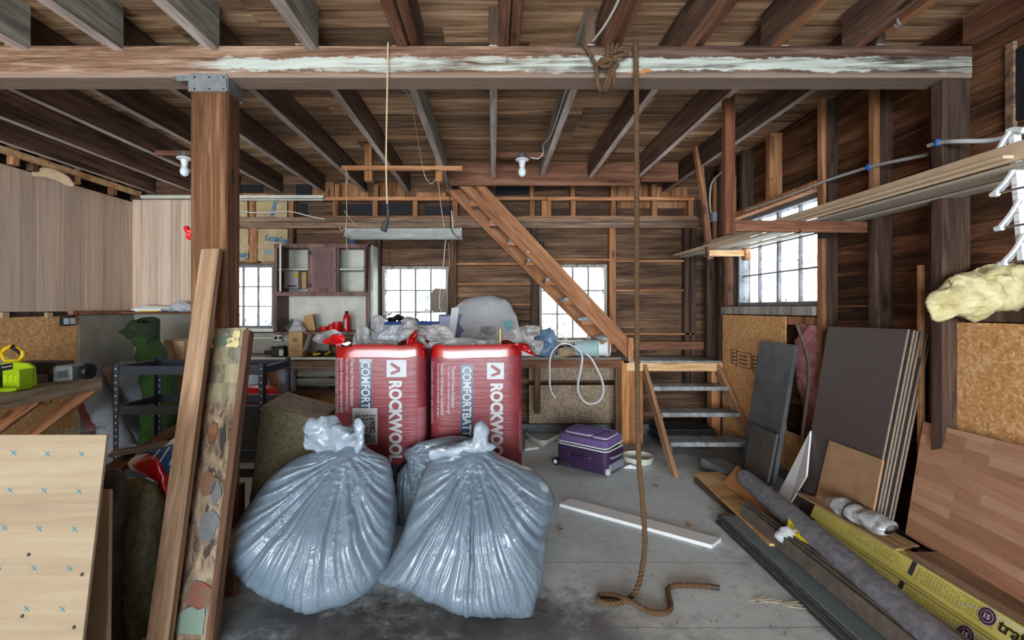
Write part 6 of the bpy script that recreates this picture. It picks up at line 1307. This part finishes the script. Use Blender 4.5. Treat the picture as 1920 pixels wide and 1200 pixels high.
for z in (zt_-.045, .72, .30):
    for y in (fy+.004, ry-.012): B('shelf_beam', (fx0+.003, y, z-.03), (fx1-.003, y+.012, z+.03), 'shelfsteel', sf)
    for x in (fx0+.004, fx1-.016): B('shelf_beam', (x, fy+.01, z-.025), (x+.012, ry-.01, z+.025), 'shelfsteel', sf)
    board('tie_bar', V((fx0+.02, fy+.02, z+.028)), V((fx0+.02+.0, ry-.02, z+.028)), .03, .004, 'shelfsteel', sf)
# ---- wall bench at left with tools
zw = .86
wbch = E('wall_bench', 'narrow timber bench on diagonal braces along the left wall', 'bench', (-3.4, 3.5, 0))
B('bench_top', (-4.07, 2.0, zw-.045), (-3.06, 3.72, zw), 'benchold', wbch); B('front_edge', (-3.06, 2.0, zw-.085), (-3.03, 3.72, zw+.002), 'benchold', wbch)
for y in (3.68, 3.22, 2.75): board('brace', V((-3.06, y, zw-.06)), V((-4.03, y-.0, .08)), .09, .045, 'lumber', wbch, (0, 1, 0))
chg = E('battery_charger', 'lime green tool charger tray standing on the left wall bench', 'charger', (-3.4, 3.1, zw))
q = lambda x, y: P(x, y, 3.22)
g = MB().prism([q(-60, 690), q(-10, 684), q(18, 678), q(50, 681), q(61, 688), q(63, 722), q(56, 728), q(-60, 748)], (0, .03, 0)); g.build('charger_back', 'lime', chg, bevel=.006)
MB().prism([q(-60, 731), q(10, 724), q(63, 722), q(63, 727), q(10, 736), q(-60, 750)], (0, -.12, 0)).build('charger_lip', 'lime', chg, bevel=.004); MB().prism([q(58, 690), q(63, 690), q(63, 722), q(58, 722)], (0, -.1, 0)).build('charger_lip', 'lime', chg, bevel=.004)
MB().prism([q(2, 696), q(24, 692), q(24, 680), q(2, 684)], (0, -.012, 0)).build('display_strip', 'black', chg); MB().prism([q(-20, 700), q(5, 694), q(6, 726), q(-20, 731)], (0, -.05, 0)).build('battery_dock', 'black', chg, bevel=.004)
for x in (8, 18, 28): MB().prism([q(x, 704), q(x+9, 702), q(x+9, 717), q(x, 719)], (0, -.01, 0)).build('moulded_rib', 'limedark', chg)
for i in range(5): x = 5+i*4; MB().lathe([(.004, 0), (.003, .003)], P(x, 689-i*.7, 3.207), (0, -1, 0), 8).build('indicator', 'white', chg)
hs_ = E('hand_saw', 'yellow saw handle with a black grip standing behind the lime tray', 'saw', q(20, 680)+V((0, .12, 0)))
qs = lambda x, y: P(x, y, 3.36)
MB().tube([qs(x, y) for x, y in ((10, 676), (2, 664), (8, 655), (20, 649), (32, 653), (43, 661), (43, 667), (36, 676), (24, 677))], .013, 8, closed=True).build('saw_handle', 'yellow', hs_, smooth=True); MB().tube([qs(23, 650), qs(32, 655), qs(40, 661)], .017, 8).build('grip', 'black', hs_, smooth=True); MB().prism([qs(-60, 690), qs(14, 668), qs(24, 677), qs(10, 684), qs(-60, 730)], (0, .004, 0)).build('blade', 'steel', hs_)
rd = E('shop_radio', 'grey metal grinder body with a round black cover on the left wall bench', 'tool', P(112, 716, 3.45)); qr = lambda x, y: P(x, y, 3.4)
MB().prism([qr(98, 690), qr(106, 686), qr(134, 686), qr(134, 714), qr(98, 717)], (0, .13, 0)).build('metal_body', 'steel', rd, bevel=.008); MB().prism([qr(109, 696), qr(127, 695), qr(127, 708), qr(109, 710)], (0, -.006, 0)).build('dark_plate', 'slatedark', rd); MB().lathe([(.055, 0), (.06, .01), (.055, .05)], qr(95, 702)+V((-.02, .06, 0)), (1, 0, 0), 20).build('round_cover', 'black', rd, smooth=True)
MB().lathe([(.06, 0), (.062, .01), (.055, .03)], qr(136, 700)+V((0, .12, 0)), (1, 0, 0), 20).build('round_cover', 'black', rd, smooth=True)
o = boxthing('adapter', 64, 76, 700, 715, 3.45, .06, 'greyplastic', 'small grey adapter block between the lime tray and the metal tool'); o.location.z = zw
o = B('dark_case', (px(60, 3.7), 3.55, zw), (px(140, 3.7), 3.7, zw+.14), 'slatedark'); tag(o, 'long dark case lying at the wall behind the metal tool', 'case')
# ---- rolls, turf and cartons in the left corner
def roll(nm, x0, y0, Y0, x1, y1, Y1, r, mat, lab, dent=0.):
    a, c2 = P(x0, y0, Y0), P(x1, y1, Y1); n = 26; g = MB()
    g.tube([a.lerp(c2, i/n)+V((dent*math.sin(i*.9)*.01, 0, 0)) for i in range(n+1)], [r*(1+.03*math.sin(i*1.7+dent)) for i in range(n+1)], 24); o = g.build(nm, mat, smooth=True); tag(o, lab, 'roll'); return o
roll('felt_roll', 160, 690, 4.5, 232, 850, 4.05, .11, 'felt', 'pale grey felt roll slanting down to the right beside the wall bench')
roll('felt_roll', 252, 680, 4.62, 240, 860, 4.62, .14, 'felt', 'fat grey felt roll standing upright behind the steel shelf')
o = MB().inflate([(170, 700), (212, 686), (214, 760), (210, 840), (190, 800), (176, 750)], 4.7, .03, smooth=0).build('white_sheet', 'pinkwhite', smooth=True); tag(o, 'pale pinkish sheet standing in the corner behind the slanting felt roll', 'sheet')
tr_ = E('turf_roll', 'rolled green artificial turf bent over at the top in the left corner', 'turf roll', P(300, 830, 4.3))
g = MB(); path = [P(304, 870, 4.25), P(302, 790, 4.28), P(300, 740, 4.32), P(293, 690, 4.42), P(280, 655, 4.48), P(268, 630, 4.5), P(266, 612, 4.5)]
sp6 = spline(path, 7); g.tube(sp6, [.165-.085*(i/len(sp6))+.01*math.sin(i*.8) for i in range(len(sp6))], 26)
for i, v in enumerate(g.v): g.v[i] = v+noise.noise_vector(v*9)*.03
g.build('turf_body', 'turf', tr_, smooth='all')
MB().inflate([(227, 620), (238, 606), (256, 600), (272, 606), (282, 630), (288, 656), (270, 654), (258, 642), (246, 640), (236, 632)], 4.45, .04, nz=(12, .025), c=(258, 624), n=80, m=12).build('turf_fold', 'turfdark', tr_, smooth='all')
MB().lathe([(.075, -.06), (.085, .06), (.10, .2), (.085, .215), (.07, .19), (.06, .05), (.001, .04)], P(281, 640, 4.52), (.1, -.3, 1), 22).build('turf_fold', 'turfdark', tr_, smooth='all')
MB().inflate([(258, 830), (272, 812), (300, 802), (324, 812), (322, 842), (290, 850), (262, 846)], 4.0, .10, nz=(10, .04), n=80).build('turf_heap', 'turf', tr_, smooth='all')
o = B('flat_carton', (px(300, 4.9), 4.95, 0), (px(362, 4.9), 5.0, pz(637, 4.9)), 'cardpale'); tag(o, 'large flat brown carton standing behind the turf roll', 'carton')
o = B('slim_carton', (px(326, 4.75), 4.75, 0), (px(345, 4.75), 4.84, pz(640, 4.75)), 'fibre2'); tag(o, 'tall slim tan carton standing upright in front of the flat carton', 'carton')
o = board('maroon_board', P(148, 740, 4.35), P(180, 805, 4.1), .14, .02, 'maroon', None, (0, -1, 0)); tag(o, 'maroon board leaning under the wall bench end', 'board')
g = MB(); 
for i in range(9): g.tube([P(105+i*11, 815-i*1.4, 3.3), P(110+i*11, 804-i*.6, 3.6)], .002, 4)
for i in range(4): g.tube([P(105, 815-i*3, 3.3+.08*i), P(200, 803-i*2, 3.3+.08*i)], .002, 4)
for x in (105, 200): g.tube([P(x, 815, 3.3), V((P(x, 815, 3.3).x, 3.3, 0))], .004, 5)
o = g.build('wire_basket', 'windowgrey'); tag(o, 'grey wire basket rim peeking above the plywood sheet', 'basket')
# ---- corner shelf with tubes
o = B('corner_shelf', (px(234, 5.3), 5.2, pz(585, 5.2)-.02), (px(372, 5.3), 5.42, pz(585, 5.2)), 'lumberdark'); tag(o, 'narrow brown shelf on the panelled back wall in the left corner', 'shelf'); zsh = pz(585, 5.2)+.001
items = [((252, 300), .022, 'white', 0), ((262, 318), .02, 'whiteoff', .035), ((285, 335), .018, 'lilac', .01), ((300, 345), .016, 'whiteoff', .03), ((318, 358), .018, 'lilac', .0)]
for i, ((xa2, xb2), r, m, dz) in enumerate(items):
    g = MB(); a, c2 = V((px(xa2, 5.24), 5.24+.03*(i % 3), zsh+r+dz)), V((px(xb2, 5.24), 5.27+.02*i, zsh+r+dz*.6)); dd = (c2-a).normalized(); g.lathe([(r*.4, -.03), (r*.5, 0), (r, .012), (r, (c2-a).length)], a, dd, 14)
    o = g.build('caulk_tube', m, smooth=True); tag(o, 'caulking tube in the clutter on the corner shelf, %s from the left' % ORD[i], 'tube', 'tubes on the corner shelf')
o = MB().inflate([(318, 578), (330, 568), (350, 567), (360, 575), (358, 584), (330, 584)], 5.25, .06, nz=(20, .02), zmin=zsh).build('plastic_bag', 'clear', smooth='all'); tag(o, 'crumpled clear plastic bag at the post end of the corner shelf', 'plastic bag')
o = board('yellow_batten', V((px(262, 5.21), 5.21, zsh+.006)), V((px(298, 5.21), 5.21, zsh+.006)), .02, .01, 'yellow'); tag(o, 'yellow flat strip lying under the tubes on the corner shelf', 'strip')
# ---- paper faced insulation between the back wall studs
for i, (xa2, xb2, y0, y1, lab) in enumerate(((441, 466, 378, 408, 'kraft faced insulation batt at upper left beside the post'), (476, 540, 378, 408, 'kraft faced insulation batt with vertical blue print near the rail'), (441, 468, 430, 488, 'kraft faced insulation batt at lower left beside the post'), (482, 541, 430, 490, 'kraft faced insulation batt with a tilted blue print above the left window'))):
    r = E('kraft_batt', lab, 'insulation batt', P((xa2+xb2)/2, y1, 5.5), 'kraft faced insulation batts'); g = MB(); Y = 5.5
    g.grid(lambda u, v: V((px(xa2+(xb2-xa2)*u, Y), 5.475-.02*math.sin(PI*u)+.012*noise.noise((u*4, v*4, i)), pz(y0+(y1-y0)*v, Y))), 14, 14); g.grid(lambda u, v: V((px(xa2+(xb2-xa2)*u, Y), 5.545, pz(y0+(y1-y0)*v, Y))), 2, 2); g.build('kraft_paper', 'kraft', r, smooth=True)
    if i == 3:
        text('CertainTeed', .1, 'inkblue', r, P(496, 450, 5.445), (1, 0, -.16), (.16, 0, 1), .002, fit=.275); B('print_patch', (px(495, 5.45), 5.447, pz(477, 5.45)), (px(511, 5.45), 5.45, pz(468, 5.45)), 'inkfaint', r, 0); B('tape_band', (px(483, 5.45), 5.449, pz(466, 5.45)), (px(520, 5.45), 5.452, pz(458, 5.45)), 'cardpale', r, 0)
    if i == 1: text('CertainTeed', .08, 'inkblue', r, P(513, 376, 5.445), (-.22, 0, -1), (1, 0, -.22), .002, fit=.19)
    if i == 2: text('CertainTeed', .1, 'inkblue', r, P(466, 476, 5.445), (-1, 0, .1), (-.1, 0, -1), .002, fit=.275); B('tape_band', (px(441, 5.45), 5.449, pz(468, 5.45)), (px(467, 5.45), 5.452, pz(459, 5.45)), 'cardpale', r, 0)
# exhibits beyond: black cylinder on the wall
o = MB().lathe([(.03, 0), (.03, .2)], P(1015, 487, 5.42), (0, 0, 1), 14).build('black_pipe', 'black', smooth=True); tag(o, 'short black pipe standing on the window header by the staircase', 'pipe')
o = MB().lathe([(.04, 0), (.04, .06), (.035, .07)], V((px(660, 5.25), 5.25, cz(458)+.001)), (0, 0, 1), 16).build('blue_can', 'navy', smooth=True); tag(o, 'blue can standing on top of the brown cabinet', 'can')
# ------------------------------------------------------------------ light and camera
w = bpy.data.worlds.new('sky'); SC.world = w; w.use_nodes = True
bg = w.node_tree.nodes['Background']; bg.inputs[0].default_value = (.88, .95, 1, 1); bg.inputs[1].default_value = 8.0
def area(name, loc, rot, sx, sy, power, col=(1, 1, 1), portal=False, spread=None):
    l = bpy.data.lights.new(name, 'AREA'); l.shape = 'RECTANGLE'; l.size = sx; l.size_y = sy; l.energy = power; l.color = col
    if portal: l.cycles.is_portal = True
    o = bpy.data.objects.new(name, l); COL.objects.link(o); o.location = loc; o.rotation_euler = rot; return o
for i, (x0, x1, z0, z1) in enumerate(WIN): area('window_portal', ((x0+x1)/2, YB+.1, (z0+z1)/2), (-PI/2, 0, 0), x1-x0, z1-z0, 1, portal=True)
area('window_portal', (XR+.11, (WR[0]+WR[1])/2, (WR[2]+WR[3])/2), (0, PI/2, 0), WR[3]-WR[2], WR[1]-WR[0], 1, portal=True)
area('door_portal', (-.8, YF-.13, 1.2), (PI/2, 0, 0), 5.4, 2.6, 1, portal=True)
# added lamp boosting the daylight from the open garage door behind the camera
area('door_boost', (-.8, YF-.2, 1.1), (PI/2+.05, 0, 0), 5.2, 2.1, 600, (.88, .95, 1))
cam = bpy.data.cameras.new('camera'); co = bpy.data.objects.new('camera', cam); COL.objects.link(co)
co.location = (0, 0, EH); co.rotation_euler = (PI/2, 0, 0); cam.sensor_width = 36; cam.lens = 36*FL/1920; cam.clip_start = .02
cam.shift_x = (960-CX)/1920; cam.shift_y = -(600-CY)/1920
SC.camera = co
vs = SC.view_settings; vs.view_transform = 'Standard'; vs.look = 'None'; vs.gamma = 1; vs.exposure = 0.22; vs.use_curve_mapping = False
SC.cycles.max_bounces = 7; SC.cycles.diffuse_bounces = 4; SC.cycles.transparent_max_bounces = 12; SC.cycles.sample_clamp_indirect = 6
